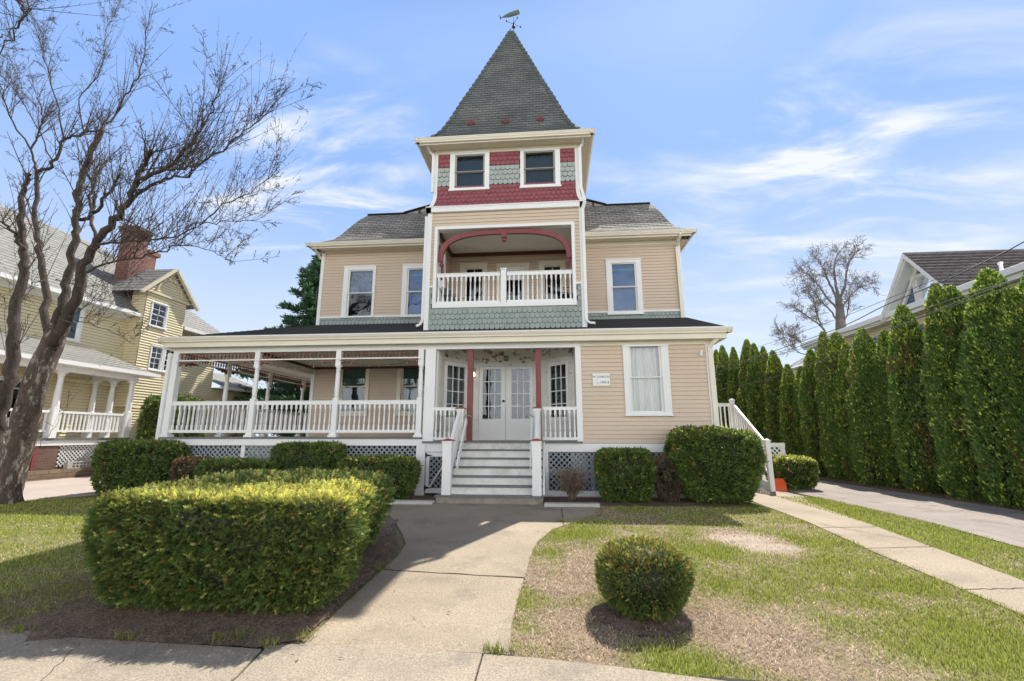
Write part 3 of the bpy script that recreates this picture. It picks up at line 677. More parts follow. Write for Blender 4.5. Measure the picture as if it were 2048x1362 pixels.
# tower roof
TP = [(0,9.50),(.22,9.66),(.40,9.86),(.56,10.12),(.75,10.60),(1.02,11.4),(1.42,12.5),(1.78,13.55),(2.10,14.45),(2.37,15.26)]
ex0, ex1, ey0, ey1 = -3.63, 1.28, 11.05, 15.96
mb = MB(); hip_roof(mb, ex0, ex1, ey0, ey1, TP, row=.12, lip=.010)
tr = mb.build('tower_roof', M['slate'], H)
mb = MB(); R_ = profile_rows(TP, .24)                     # overlapping hip slates and the cap
for i in range(len(R_)-1):
    (s0,z0,_), (s1,z1,_) = R_[i], R_[i+1]
    for (cx, sx, cy, sy) in ((ex0,1,ey0,1),(ex1,-1,ey0,1),(ex0,1,ey1,-1),(ex1,-1,ey1,-1)):
        A = Vector((cx+sx*(s0-.02),cy+sy*(s0-.02),z0+.03)); B = Vector((cx+sx*s1,cy+sy*s1,z1+.012))
        for (ax, ay) in ((sx*.13,0),(0,sy*.13)):
            mb.poly([A, A+Vector((ax,ay,-.004)), B+Vector((ax,ay,-.004)), B])
            mb.poly([A, A+Vector((0,0,-.03)), A+Vector((ax,ay,-.034)), A+Vector((ax,ay,-.004))])
mb.box(XC-.10,XC+.10,13.40,13.61,15.2,15.27); mb.hexa([(XC-.14,13.36,15.14),(XC+.14,13.36,15.14),(XC+.14,13.65,15.14),(XC-.14,13.65,15.14),(XC-.09,13.41,15.28),(XC+.09,13.41,15.28),(XC+.09,13.6,15.28),(XC-.09,13.6,15.28)])
mb.build('hip_cap', paint('dark_hip_slate', (.10,.11,.10), .8, .3, 5), tr)
def roofpt(u, z):                                         # point on the tower roof front at height z
    for (s0,z0),(s1,z1) in zip(TP, TP[1:]):
        if z0 <= z <= z1: s = s0+(s1-s0)*(z-z0)/(z1-z0); return Vector((u, ey0+s, z)), Vector((0, -(z1-z0), s1-s0)).normalized()
for (px, py) in ((942,250),(1011,246),(1081,242)):
    best = None
    for k in range(200):
        z = 9.7+k*.006; p, n = roofpt(0, z); q = PY(px, py, p.y)
        if best is None or abs(q[2]-z) < best[0]: best = (abs(q[2]-z), q[0], z)
    _, ux, uz = best; mb = MB()
    for (dx, dz, hw) in ((0,-.06,.05),(0,-.015,.10),(0,.03,.13),(0,.075,.09),(0,.11,.045)):
        p, n = roofpt(ux+dx, uz+dz); p2, n2 = roofpt(ux+dx, uz+dz+.06)
        mb.poly([p+n*.03+Vector((-hw,0,0)), p+n*.03+Vector((hw,0,0)), p2+n2*.022+Vector((hw*.8,0,0)), p2+n2*.022+Vector((-hw*.8,0,0))])
    mb.build('red_slate_rosette', M['redslate'], tr)
mb = MB()
gutter_run(mb, (ex0-.02,ey0-.03,9.515),(ex1+.02,ey0-.03,9.515),.12,.12); gutter_run(mb, (ex0-.02,ey1,9.515),(ex0-.02,ey0-.03,9.515),.12,.12); gutter_run(mb, (ex1+.02,ey0-.03,9.515),(ex1+.02,ey1,9.515),.12,.12)
mb.box(ex0+.09,ex1-.09,ey0+.09,ey0+.11,9.36,9.46); mb.box(ex0+.09,ex0+.11,ey0+.11,ey1,9.36,9.46); mb.box(ex1-.11,ex1-.09,ey0+.11,ey1,9.36,9.46)
mb.box(ex0+.11,ex1-.11,ey0+.11,TY+.01,9.42,9.44); mb.box(ex0+.11,-3.17,TY+.01,ey1-.1,9.42,9.44); mb.box(.85,ex1-.11,TY+.01,ey1-.1,9.42,9.44)
for i in range(66): x = ex0+.14+i*.07; mb.box(x,x+.012,ey0+.12,TY-.0,9.413,9.4195)
g_ = mb.build('gutter', M['cream'], H)
downspout(H, [(.98,11.2,9.40),(.98,11.45,9.34),(.905,TY-.04,9.26),(.905,TY-.05,8.05),(.99,TY-.12,7.60),(.93,TY-.07,7.40),(.93,TY-.07,4.33),(1.02,TY-.10,4.24),(1.14,TY-.14,4.22)], mat='white')
downspout(H, [(-3.32,11.2,9.40),(-3.32,11.45,9.34),(-3.215,TY-.02,9.26),(-3.215,TY-.02,8.1)], mat='white')
downspout(H, [(-3.36,TY+.03,7.4),(-3.36,TY+.03,4.45),(-3.42,TY-.02,4.30),(-3.5,TY-.06,4.26)], mat='white')
downspout(H, [(4.05,13.56,7.56),(4.05,13.56,7.48),(4.03,MY-.07,7.30),(4.04,MY-.07,4.95)])
downspout(H, [(-7.72,13.6,7.52),(-7.72,13.95,7.38),(-7.70,14.06,7.3)])

# ---- porch roof (wraps round the left side)
PE = 3.90; PXL, PXR, PYF = -10.05, 4.17, 10.75
mb = MB(); nr = 24
def prp(f): return (PXL+(PXL*-1-7.65)*f, PYF+(14.0-PYF)*f, PE+1.08*f)    # the hip line
for i in range(nr):
    f0, f1 = i/nr, (i+1)/nr; a = prp(f0); b = prp(f1); l = .013
    xr0, xr1 = PXR, PXR
    mb.poly([(a[0],a[1],a[2]+l),(xr0,a[1],a[2]+l),(xr1,b[1],b[2]),(b[0],b[1],b[2])], uv=[(a[0],i*.135),(xr0,i*.135),(xr1,i*.135+.135),(b[0],i*.135+.135)])
    mb.poly([(a[0],a[1],a[2]),(xr0,a[1],a[2]),(xr0,a[1],a[2]+l),(a[0],a[1],a[2]+l)], uv=[(0,0)]*4)
    mb.poly([(a[0],22,a[2]+l),(a[0],a[1],a[2]+l),(b[0],b[1],b[2]),(b[0],22,b[2])], uv=[(22,i*.135),(a[1],i*.135),(b[1],i*.135+.135),(22,i*.135+.135)])
mb.poly([(PXR,PYF,PE-.03),(PXR,14.0,PE-.03),(PXR,14.0,PE+1.08),(PXR,PYF,PE+.01)])
pr_ = mb.build('porch_roof', M['darkshingle'], H)
mb = MB()
gutter_run(mb, (PXL-.03,PYF-.04,PE+.02),(PXR+.05,PYF-.04,PE+.02),.12,.125); gutter_run(mb, (PXL-.03,22,PE+.02),(PXL-.03,PYF-.04,PE+.02),.12,.125); gutter_run(mb, (PXR+.05,PYF-.04,PE+.02),(PXR+.05,14.0,PE+.02),.12,.125)
mb.box(PXL+.08,PXR-.06,PYF+.07,PYF+.10,3.67,3.86)                       # fascia
mb.box(PXL+.08,PXL+.11,PYF+.10,22,3.67,3.86); mb.box(PXR-.09,PXR-.06,PYF+.1,14.0,3.67,3.86)
mb.box(PXL+.11,PXR-.09,PYF+.10,11.06,3.68,3.70)                         # soffit
mb.box(PXL+.11,-9.8,11.06,22,3.68,3.70); mb.box(3.84,PXR-.09,11.06,14.0,3.68,3.70)
for i in range(200): x = PXL+.13+i*.07; (mb.box(x,x+.012,PYF+.11,11.05,3.674,3.6795) if x < PXR-.12 else None)
mb.build('gutter', M['cream'], H)
mb = MB(); gutter_run(mb, (PXL-.031,PYF-.0405,PE+.026),(PXR+.051,PYF-.0405,PE+.026),.02,.006); mb.build('drip_edge', M['white'], H)
boxes('porch_beam', [(-9.86,.72,11.06,11.18,3.555,3.68), (-9.86,-9.74,11.18,22,3.555,3.68)], 'white')
boxes('cornice_board', [(.72,3.84,FY-.032,FY+.02,3.58,3.68)], 'cream')
mb = MB(); mb.box(-9.74,-7.64,11.18,22,3.60,3.64); mb.box(-7.64,-3.1,11.18,MY,3.60,3.64)
for i in range(29): y = 11.2+i*.098; mb.box(-9.7,-3.12,y,y+.012,3.592,3.5995)
mb.build('porch_ceiling', M['ceil'], H)
boxes('inner_beam', [(-7.70,-7.58,11.19,MY,3.36,3.58)], 'cream')
boxes('crown_moulding', [(-7.57,-7.53,11.2,MY-.05,3.52,3.59), (-7.5,-3.2,MY-.07,MY-.02,3.52,3.59)], 'deepred')

# ---- porch decks, skirts, lattice
mb = MB(); mb.box(-9.95,-3.1,11.0,MY,1.36,1.405); mb.box(-9.95,-7.66,MY,22,1.36,1.405)
mb.build('porch_deck', M['deck'], H)
mb = MB(); mb.box(-3.1,.72,11.0,12.9,1.265,1.31); mb.build('porch_deck', M['deck'], H)
boxes('deck_skirt', [(-9.86,-3.13,11.03,11.10,1.205,1.36), (-9.90,-9.86,11.03,22,1.205,1.36)], 'white')
boxes('deck_skirt', [(-3.13,-2.38,11.06,11.12,1.06,1.265), (-.19,.72,11.06,11.12,1.07,1.265), (.72,3.84,11.065,11.12,1.07,1.262)], 'white')
boxes('skirt_frame', [(-9.86,-3.24,11.08,11.12,.10,.245), (-7.70,-7.60,11.08,11.12,.245,1.205), (-3.24,-3.02,11.035,11.13,.05,1.36), (-9.86,-9.76,11.08,11.14,.1,1.205)], 'white')
boxes('skirt_frame', [(-.19,3.84,11.08,11.12,.06,.20), (-.19,-.09,11.08,11.12,.20,1.07), (3.72,3.84,11.08,11.12,.20,1.07)], 'white')
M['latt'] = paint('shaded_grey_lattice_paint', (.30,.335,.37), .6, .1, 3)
M['lattw'] = paint('white_lattice_paint', (.70,.69,.66), .6, .1, 3)
def lattice(mb, T, u0, u1, z0, z1, sp=.128, w=.044, d=0.0):
    hgt = z1-z0
    for s in (1, -1):
        k = -int(hgt/sp)-1
        n = int((u1-u0+hgt)/sp)+2
        for i in range(k, n):
            ua = u0+i*sp if s > 0 else u0+i*sp+hgt*0
            # line from (ua, z0) to (ua+hgt, z1) or mirrored
            a = (ua, z0) if s > 0 else (ua+hgt, z0); b = (ua+hgt, z1) if s > 0 else (ua, z1)
            def clip(a, b):
                (x0, y0), (x1, y1) = a, b
                t0, t1 = 0.0, 1.0
                dx = x1-x0
                for (lim, sg) in ((u0, 1), (u1, -1)):
                    q0, q1 = (x0-lim)*sg, (x1-lim)*sg
                    if q0 < 0 and q1 < 0: return None
                    if q0 < 0: t0 = max(t0, q0/(q0-q1))
                    elif q1 < 0: t1 = min(t1, q0/(q0-q1))
                if t1-t0 < .02: return None
                return ((x0+dx*t0, y0+(y1-y0)*t0), (x0+dx*t1, y0+(y1-y0)*t1))
            c = clip(a, b)
            if not c: continue
            (x0,y0),(x1,y1) = c; o = w*.7071
            dd = d+(.0 if s > 0 else .008)
            P = [(x0-o*.5,y0+o*.5*s),(x0+o*.5,y0-o*.5*s),(x1+o*.5,y1-o*.5*s),(x1-o*.5,y1+o*.5*s)]
            P = [(min(max(p[0],u0),u1), min(max(p[1],z0),z1)) for p in P]
            mb.hexa([T(p[0],p[1],dd) for p in P]+[T(p[0],p[1],dd+.006) for p in P])
def latt(name, T, u0, u1, z0, z1, mat='latt', parent=None, **k):
    mb = MB(); lattice(mb, T, u0, u1, z0, z1, **k); return mb.build(name, M[mat], parent or H)
TLt = TF(11.11)
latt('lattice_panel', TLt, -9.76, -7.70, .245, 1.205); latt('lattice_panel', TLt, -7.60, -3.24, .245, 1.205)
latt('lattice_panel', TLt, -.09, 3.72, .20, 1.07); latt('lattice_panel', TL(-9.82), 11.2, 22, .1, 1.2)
boxes('stored_panel', [(.45,.85,11.45,11.5,.35,1.05), (-.1,2.0,11.6,11.65,.50,.66), (.9,1.0,11.4,11.45,.1,1.0)], 'white')
# access gate beside the steps
g = boxes('access_gate', [(-3.0,-2.92,11.06,11.10,.12,1.05), (-2.46,-2.38,11.06,11.10,.12,1.05), (-2.92,-2.46,11.06,11.10,.12,.23), (-2.92,-2.46,11.06,11.10,.95,1.05)], 'white')
mb = MB(); mb.bar((-2.9,11.085,.25),(-2.47,11.085,.92),.03,.09,(0,1,0)); mb.build('brace', M['white'], g)
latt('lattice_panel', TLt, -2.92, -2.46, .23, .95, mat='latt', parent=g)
for z in (.24, .98):
    mb = MB(); mb.box(-3.02,-2.985,11.045,11.059,z-.055,z+.055); mb.prism([(-2.985,11.045,z-.03),(-2.985,11.045,z+.03),(-2.83,11.045,z)], (0,.012,0)); mb.build('hinge', M['black'], g)

# ---- ground-floor front room to the right of the entry
GW = (1.74,2.81,1.90,3.58)
wall('front_wall', TF(FY), .72, 3.70, 1.27, 3.60, [h(GW)])
wall('side_wall', TR(3.84), FY+.1, MY, 1.27, 3.68, c=.10); wall('side_wall', TL(.70), FY+.1, 11.9, 1.3, 3.6)
mb = MB(); mb.box(3.68,3.85,FY-.03,FY+.12,1.24,3.60); mb.build('corner_board', M['white'], H)
mb = MB(); mb.box(.60,.735,FY-.03,FY+.14,1.262,3.60); mb.build('corner_board', M['white'], H)
window(H, TF(FY), GW, (1.92,2.59,2.03,3.53), split=2.80, curtain='sheer', cas=.05, glass='clear')
mb = MB()                                                # downspout at the right corner
ds = [(3.93,10.86,3.82),(3.93,10.86,3.72),(3.76,FY-.06,3.50),(3.76,FY-.06,1.0)]
for p, q in zip(ds, ds[1:]): mb.bar(p, q, .085, .06, (0,1,0))
mb.build('downspout', M['cream'], H)
mb = MB(); mb.box(3.56,3.60,FY-.05,FY-.01,3.36,3.44); mb.box(3.53,3.58,FY-.08,FY-.05,3.30,3.36); mb.build('security_sensor', M['white'], H)
mb = MB(); mb.box(-9.96,-9.88,10.99,11.06,1.1,3.55); mb.build('downspout', M['white'], H)

# ---- entry recess
boxes('pilaster', [(-3.10,-2.84,11.03,11.25,1.31,3.555)], 'white')
boxes('recess_ceiling', [(-3.1,.72,11.18,12.95,3.86,3.89)], 'worn')
mb = MB()
for i in range(17): y = 11.22+i*.1; mb.box(-2.83,-2.815,y,y+.09,1.31,3.86)
mb.box(-2.86,-2.83,11.2,11.95,1.31,3.86); mb.build('recess_side_wall', M['worn'], H)
boxes('recess_side_wall', [(.60,.63,11.2,11.95,1.31,3.86)], 'worn')
def recess(p, q, ga, gb):
    T, l = TS(p, q); mb = MB(); c0, c1, z0, z1 = ga, gb, 1.92, 3.30
    mb.tbox(T,0,c0-.09,1.31,3.45,-.06,0); mb.tbox(T,c1+.09,l,1.31,3.45,-.06,0); mb.tbox(T,c0-.09,c1+.09,z1+.09,3.45,-.06,0); mb.tbox(T,c0-.09,c1+.09,1.31,z0-.10,-.06,0)
    mb.tbox(T,-.0,l,3.43,3.50,0,.035); mb.tbox(T,c0-.18,c0-.12,1.31,3.43,0,.02); mb.tbox(T,c1+.12,c1+.18,1.31,3.43,0,.02) if c1+.18 < l else None
    n = 9
    for i in range(n): z = 1.33+i*.066; mb.tbox(T,c0-.08,c1+.08,z,z+.058,0,.010)
    w = mb.build('bay_wall', M['worn'], H)
    mb = MB(); mb.tbox(T,0,l,3.45,3.86,-.06,0); mb.build('peeling_header', M['peel'], H)
    mb = MB()
    for r in ((c0-.09,c0,z0-.1,z1+.09),(c1,c1+.09,z0-.1,z1+.09),(c0,c1,z1,z1+.09),(c0,c1,z0-.1,z0)): mb.tbox(T,*r,-.05,.022)
    for i in (1,2): x = c0+(c1-c0)*i/3; mb.tbox(T,x-.011,x+.011,z0,z1,-.03,.008)
    for j in range(1,4): z = z0+(z1-z0)*j/4; mb.tbox(T,c0,c1,z-.011,z+.011,-.03,.006)
    f = mb.build('bay_window', M['white'], H)
    mb = MB(); mb.poly([T(c0,z0,-.015),T(c1,z0,-.015),T(c1,z1,-.015),T(c0,z1,-.015)]); mb.build('pane', M['glass'], f)
    mb = MB(); mb.tbox(T,c0-.1,c1+.1,z0-.1,z1+.1,-.5,-.46); mb.build('room_recess', M['vest'], f)
M['vest'] = paint('dim_vestibule', (.10,.082,.065), .8, .5, 6, .3, 25)
recess((-2.84,11.88),(-2.15,12.9),.13,.80); recess((-.4,12.9),(.6,11.9),.56,1.14)
mb = MB(); T = TF(12.9)
mb.tbox(T,-2.2,-2.04,1.31,3.46,-.03,.03); mb.tbox(T,-.50,-.36,1.31,3.46,-.03,.03); mb.tbox(T,-2.04,-.50,3.375,3.46,-.03,.032); mb.tbox(T,-2.2,-.36,1.27,1.318,-.03,.06)
mb.build('door_frame', M['worn'], H)
mb = MB(); mb.tbox(T,-2.84,.6,3.46,3.86,-.03,.0); mb.tbox(T,-2.84,-2.2,1.31,3.46,-.06,-.03); mb.tbox(T,-.36,.6,1.31,3.46,-.06,-.03)
mb.build('peeling_header', M['peel'], H)
for (a, b, g0, g1, hx) in ((-2.035,-1.282,-1.93,-1.41,-1.33),(-1.272,-.505,-1.11,-.60,None)):
    z0, z1 = 1.90, 3.29; mb = MB()
    mb.tbox(T,a,g0,1.32,3.37,-.05,-.005); mb.tbox(T,g1,b,1.32,3.37,-.05,-.005); mb.tbox(T,g0,g1,z1,3.37,-.05,-.005); mb.tbox(T,g0,g1,1.32,z0,-.05,-.005)
    for r in ((g0-.03,g1+.03,1.62,1.64),(g0-.03,g1+.03,1.79,1.81),(g0-.03,g0-.01,1.64,1.79),(g1+.01,g1+.03,1.64,1.79)): mb.tbox(T,*r,-.005,.004)
    for r in ((g0-.03,g1+.03,z1,z1+.025),(g0-.03,g1+.03,z0-.025,z0),(g0-.03,g0,z0,z1),(g1,g1+.03,z0,z1)): mb.tbox(T,*r,-.005,.006)
    d_ = mb.build('front_door', M['white'], H)
    mb = MB()
    for i in (1,2): x = g0+(g1-g0)*i/3; mb.tbox(T,x-.012,x+.012,z0,z1,-.04,.004)
    for j in range(1,4): z = z0+(z1-z0)*j/4; mb.tbox(T,g0,g1,z-.012,z+.012,-.04,.003)
    mb.build('muntins', M['white'], d_)
    mb = MB(); mb.poly([T(g0,z0,-.02),T(g1,z0,-.02),T(g1,z1,-.02),T(g0,z1,-.02)]); mb.build('pane', M['glass'], d_)
    if hx: mb = MB(); mb.tube([(hx,12.9,2.39),(hx,12.85,2.39)],[.012,.012],8); mb.lathe([(.012,0),(.03,.012),(.034,.03),(.026,.052),(.008,.062)],(hx,12.845,2.36),12); mb.build('door_knob', M['black'], d_)
boxes('vestibule', [(-2.2,-.3,13.6,13.64,1.3,3.5), (-2.2,-2.16,12.96,13.6,1.3,3.5), (-.34,-.3,12.96,13.6,1.3,3.5), (-2.2,-.3,12.96,13.6,1.26,1.3)], 'vest')
for x0 in (-2.06, -.37): boxes('porch_column', [(x0,x0+.13,11.16,11.29,1.31,3.56)], 'maroon')

# ---- turned porch posts
def post_profile(mb, x, y, z0, z1, s=.065):
    mb.box(x-s*1.6,x+s*1.6,y-s*1.6,y+s*1.6,z0,z0+.05); mb.box(x-s*1.25,x+s*1.25,y-s*1.25,y+s*1.25,z0+.05,z0+.09)
    mb.box(x-s,x+s,y-s,y+s,z0+.09,z0+.95); mb.box(x-s,x+s,y-s,y+s,z1-.40,z1)
    a = z0+.95; b = z1-.40; l = b-a
    pr = [(s*1.0,0),(s*.78,.03),(s*1.02,.055),(s*.8,.08),(s*.86,.14),(s*.98,.2),(s*.86,l-.2),(s*.72,l-.12),(s*.95,l-.09),(s*.7,l-.06),(s*1.0,l-.03),(s*.95,l)]
    mb.lathe([(r, z) for r, z in pr], (x, y, a), 14)
for x in (-7.53, -5.36, -3.22):
    mb = MB(); post_profile(mb, x, 11.11, 1.405, 3.555); mb.build('porch_post', M['white'], H)
mb = MB(); mb.box(-9.86,-9.70,11.04,11.20,1.405,3.555); mb.box(-9.89,-9.67,11.02,11.23,1.405,1.47); mb.build('porch_post', M['white'], H)
for y in (12.82, 14.86, 17.04, 19.2):
    mb = MB(); post_profile(mb, -9.6, y, 1.405, 3.555); mb.build('porch_post', M['white'], H)
def bal_mesh(hh, name='baluster', s=.021, n=8):
    mb = MB(); a = hh*.20; mb.box(-s,s,-s,s,0,a); mb.box(-s,s,-s,s,hh-hh*.17,hh); l = hh-a-hh*.17
    mb.lathe([(s,0),(s*.55,.02),(s*.95,.05),(s*1.0,l*.25),(s*.62,l*.8),(s*.55,l-.05),(s*.95,l-.03),(s*.6,l-.012),(s,l)], (0,0,a), n)
    return mb.mesh(name, M['white'])
BAL = bal_mesh(.62)
def railing(p, q, zt, n, bm, hb, zb, parent=None, rw=.06, th=.085, bh=.07, single=False, name='railing'):
    p = Vector((p[0],p[1],0)); q = Vector((q[0],q[1],0)); mb = MB()
    mb.bar(p+Vector((0,0,zt-th/2)), q+Vector((0,0,zt-th/2)), rw, th); mb.bar(p+Vector((0,0,zb-bh/2)), q+Vector((0,0,zb-bh/2)), rw, bh)
    mb.bar(p+Vector((0,0,zt+.006)), q+Vector((0,0,zt+.006)), rw+.025, .018)
    r = mb.build(name, M['white'], parent or H)
    if single:
        mb = MB()
        for i in range(n):
            c = p+(q-p)*((i+.5)/n)
            mb.box(c.x-.02,c.x+.02,c.y-.02,c.y+.02,zb,zb+hb)
        o = mb.build('balusters', M['white'], r); o['kind'] = 'stuff'
    else:
        for i in range(n):
            c = p+(q-p)*((i+.5)/n); link('baluster', bm, r, (c.x, c.y, zb))
    return r
for a, b in ((-9.70,-7.60),(-7.46,-5.43),(-5.29,-3.29)): railing((a,11.11),(b,11.11),2.285,16,BAL,.62,1.58)
ys = [11.2,12.75,12.89,14.79,14.93,16.97,17.11,19.13]
for a, b in zip(ys[0::2], ys[1::2]): railing((-9.6,a),(-9.6,b),2.285,14 if b-a > 1.7 else 11,BAL,.62,1.58,single=True)
railing((-9.5,19.9),(-7.7,19.9),2.285,14,BAL,.62,1.58,single=True)
# spindle frieze with bottom rail and small scroll brackets
def frieze(T, u0, u1, mat='spindle'):
    mb = MB(); mb.tbox(T,u0,u1,3.535,3.556,-.02,.02); n = int((u1-u0)/.098)
    for i in range(n):
        u = u0+(u1-u0)*(i+.5)/n; c = T(u, 3.375, 0)
        mb.lathe([(.012,0),(.010,.03),(.027,.075),(.020,.10),(.010,.13),(.013,.165)], c, 6)
    f = mb.build('spindle_frieze', M[mat], H)
    mb = MB(); mb.tbox(T,u0,u1,3.345,3.375,-.025,.025); mb.build('frieze_rail', M['white'], f)
    for (u, s) in ((u0, 1), (u1, -1)):
        mb = MB(); o = [(0,0),(.46,0),(.44,-.028),(.36,-.035),(.33,-.065),(.27,-.045),(.22,-.06),(.17,-.10),(.11,-.07),(.05,-.10),(0,-.13)]
        mb.prism([T(u+s*a, 3.345+b, -.018) for a, b in o], Vector(T(0,0,.018))-Vector(T(0,0,-.018))); mb.build('scroll_bracket', M[mat], f)
Tf = TF(11.11)
for a, b in ((-9.70,-7.60),(-7.46,-5.43),(-5.29,-3.29)): frieze(Tf, a, b)
for a, b in zip(ys[0::2], ys[1::2]): frieze(TL(-9.6), a, b)
# rails either side of the steps
BAL2 = bal_mesh(.64); 
railing((-2.84,11.08),(-2.30,11.08),2.10,5,BAL2,.64,1.40,rw=.05,th=.06,bh=.06); railing((-.20,11.08),(.60,11.08),2.10,7,BAL2,.64,1.40,rw=.05,th=.06,bh=.06)

# ---- front steps
ST = boxes('front_steps', [(-2.42,-.20,9.80,10.2,.04,.195)], 'stone')
mb = MB(); TRD = [(1.13,10.75),(.95,10.55),(.77,10.35),(.59,10.15),(.41,9.95)]
mb.box(-2.44,-.18,9.765,10.1,.197,.232)
for i, (z, y) in enumerate(TRD): mb.box(-2.20,-.20,y-.0,y+.28,z-.034,z)
mb.box(-2.34,-.2,10.93,11.02,1.275,1.311); mb.build('treads', M['deck'], ST)
mb = MB(); prev = .232
for (z, y) in TRD[::-1]: mb.box(-2.19,-.21,y+.035,y+.055,prev,z-.036); prev = z
mb.box(-2.19,-.21,10.985,11.005,1.13,1.274); mb.build('risers', paint('scuffed_riser_paint', (.80,.79,.74), .7, .1, 2, .06, 50, spots=(2.5,.5,.2,(.36,.33,.27),.5)), ST)
for x in (-2.24, -.20):
    mb = MB(); mb.prism([(x,9.93,.235),(x,9.93,.42),(x,10.98,1.30),(x,11.05,1.30),(x,11.05,.235)], (.035,0,0)); mb.build('stringer', M['white'], ST)
def newel(x0, x1, y0, z0, z1):
    w = x1-x0; mb = MB(); mb.box(x0+.01,x1-.01,y0+.01,y0+w-.01,z0,z1-.06); mb.box(x0-.0,x1+.0,y0,y0+w,z1-.10,z1-.03); mb.box(x0-.012,x1+.012,y0-.012,y0+w+.012,z1-.055,z1-.03)
    o = mb.build('newel_post', M['white'], ST)
    mb = MB(); c = ((x0+x1)/2, y0+w/2); mb.box(x0-.025,x1+.025,y0-.025,y0+w+.025,z1-.03,z1-.01)
    b = len(mb.v); mb.v.extend([(x0-.02,y0-.02,z1-.01),(x1+.02,y0-.02,z1-.01),(x1+.02,y0+w+.02,z1-.01),(x0-.02,y0+w+.02,z1-.01),(c[0],c[1],z1+.025)])
    for q in ((0,1,4),(1,2,4),(2,3,4),(3,0,4)): mb.face([b+i for i in q])
    mb.build('newel_cap', M['rust'], o)
newel(-2.33,-2.12,9.83,.232,1.36); newel(-.43,-.22,9.83,.232,1.36); newel(-2.27,-2.09,10.95,1.31,2.10); newel(-.43,-.25,10.95,1.31,2.10)
for x in (-2.19, -.33):
    mb = MB(); A = Vector((x,10.03,1.25)); B = Vector((x,10.96,2.03)); dd = Vector((0,0,-.62))
    mb.bar(A, B, .075, .06); mb.bar(A+dd, B+dd, .06, .05)
    r = mb.build('handrail', M['white'], ST)
    mb = MB()
    for i in range(9): c = A+(B-A)*((i+.5)/9); mb.box(c.x-.018,c.x+.018,c.y-.018,c.y+.018,c.z-.62,c.z-.02)
    mb.build('balusters', M['white'], r)['kind'] = 'stuff'
for x, s in ((-2.03, 1), (-.46, -1)):
    mb = MB(); A = Vector((x,9.98,.78)); B = Vector((x,11.0,1.80)); mb.bar(A, B, .035, .13); mb.build('grab_board', M['white'], ST)
    mb = MB(); mb.tube([(x-.04*s,10.9,1.86),(x+.02*s,10.85,1.92),(x+.10*s,10.87,1.90),(x+.15*s,10.95,1.87)],.014,6); mb.build('bent_rail_end', M['stone'], ST)

# ---- balcony railing
BAL3 = bal_mesh(.68)
yb = TY+.02
for a, b in ((OP[0]+.04,-1.29),(-1.11,OP[1]-.04)): railing((a,yb),(b,yb),5.69,14,BAL3,.68,4.92,rw=.06,th=.09,bh=.08)
mb = MB(); mb.box(-1.27,-1.13,yb-.07,yb+.07,4.8,5.76); mb.box(-1.29,-1.11,yb-.09,yb+.09,5.76,5.79); mb.box(-1.25,-1.15,yb-.05,yb+.05,5.79,5.81)
mb.build('railing_post', M['white'], H)
for x in (XT0+.05, XT1-.05): railing((x,SO[0]+.02),(x,SO[1]-.02),5.72,9,BAL3,.66,5.03,single=True)

# ---- side stair with white railing on the right
SS = empty('side_stair', (5.4, 14, .05)); SS.parent = H; SS.location = (7.0, 1.5, 0)
def vpost(x, y, z0, z1, w=.11):
    mb = MB(); mb.box(x-w/2,x+w/2,y-w/2,y+w/2,z0,z1); mb.box(x-w/2-.018,x+w/2+.018,y-w/2-.018,y+w/2+.018,z1,z1+.03)
    mb.hexa([(x-w/2,y-w/2,z1+.03),(x+w/2,y-w/2,z1+.03),(x+w/2,y+w/2,z1+.03),(x-w/2,y+w/2,z1+.03)]+[(x-.01,y-.01,z1+.07),(x+.01,y-.01,z1+.07),(x+.01,y+.01,z1+.07),(x-.01,y+.01,z1+.07)]); 
    o = mb.build('stair_post', M['white'], None); o.parent = SS; o.location = (-5.4, -14, -.05); return o
vpost(5.50,14.6,1.3,2.48); vpost(5.50,12.55,.05,1.30)
mb = MB()
def rr(A, B, n):
    A = Vector(A); B = Vector(B); mb.bar(A, B, .06, .10); mb.bar(A-Vector((0,0,.72)), B-Vector((0,0,.72)), .05, .06)
    for i in range(n): c = A+(B-A)*((i+.5)/n); mb.box(c.x-.017,c.x+.017,c.y-.017,c.y+.017,c.z-.72,c.z)
rr((5.5,14.55,2.36),(5.5,12.6,1.20),13); rr((4.2,14.6,2.36),(5.45,14.6,2.36),10)
o = mb.build('stair_railing', M['white'], None); o.parent = SS; o.location = (-5.4,-14,-.05)
mb = MB()
for i in range(7): mb.box(4.2,5.5,14.5-i*.28,14.9-i*.28,1.25-(i+1)*.17,1.30-(i+1)*.17)
mb.box(4.2,5.6,14.5,17,1.25,1.3); mb.box(5.46,5.5,12.6,14.6,.05,.3); o = mb.build('stair_treads', M['white'], None); o.parent = SS; o.location = (-5.4,-14,-.05)
mb = MB(); lattice(mb, TF(13.6), 5.72, 6.30, .55, 1.13); mb.box(5.64,6.40,13.54,13.64,1.13,1.24); mb.box(6.30,6.40,13.56,13.62,.05,1.13); mb.box(5.64,5.72,13.56,13.62,.05,1.13)
o = mb.build('lattice_panel', M['white'], None); o.parent = SS; o.location = (-5.4,-14,-.05)

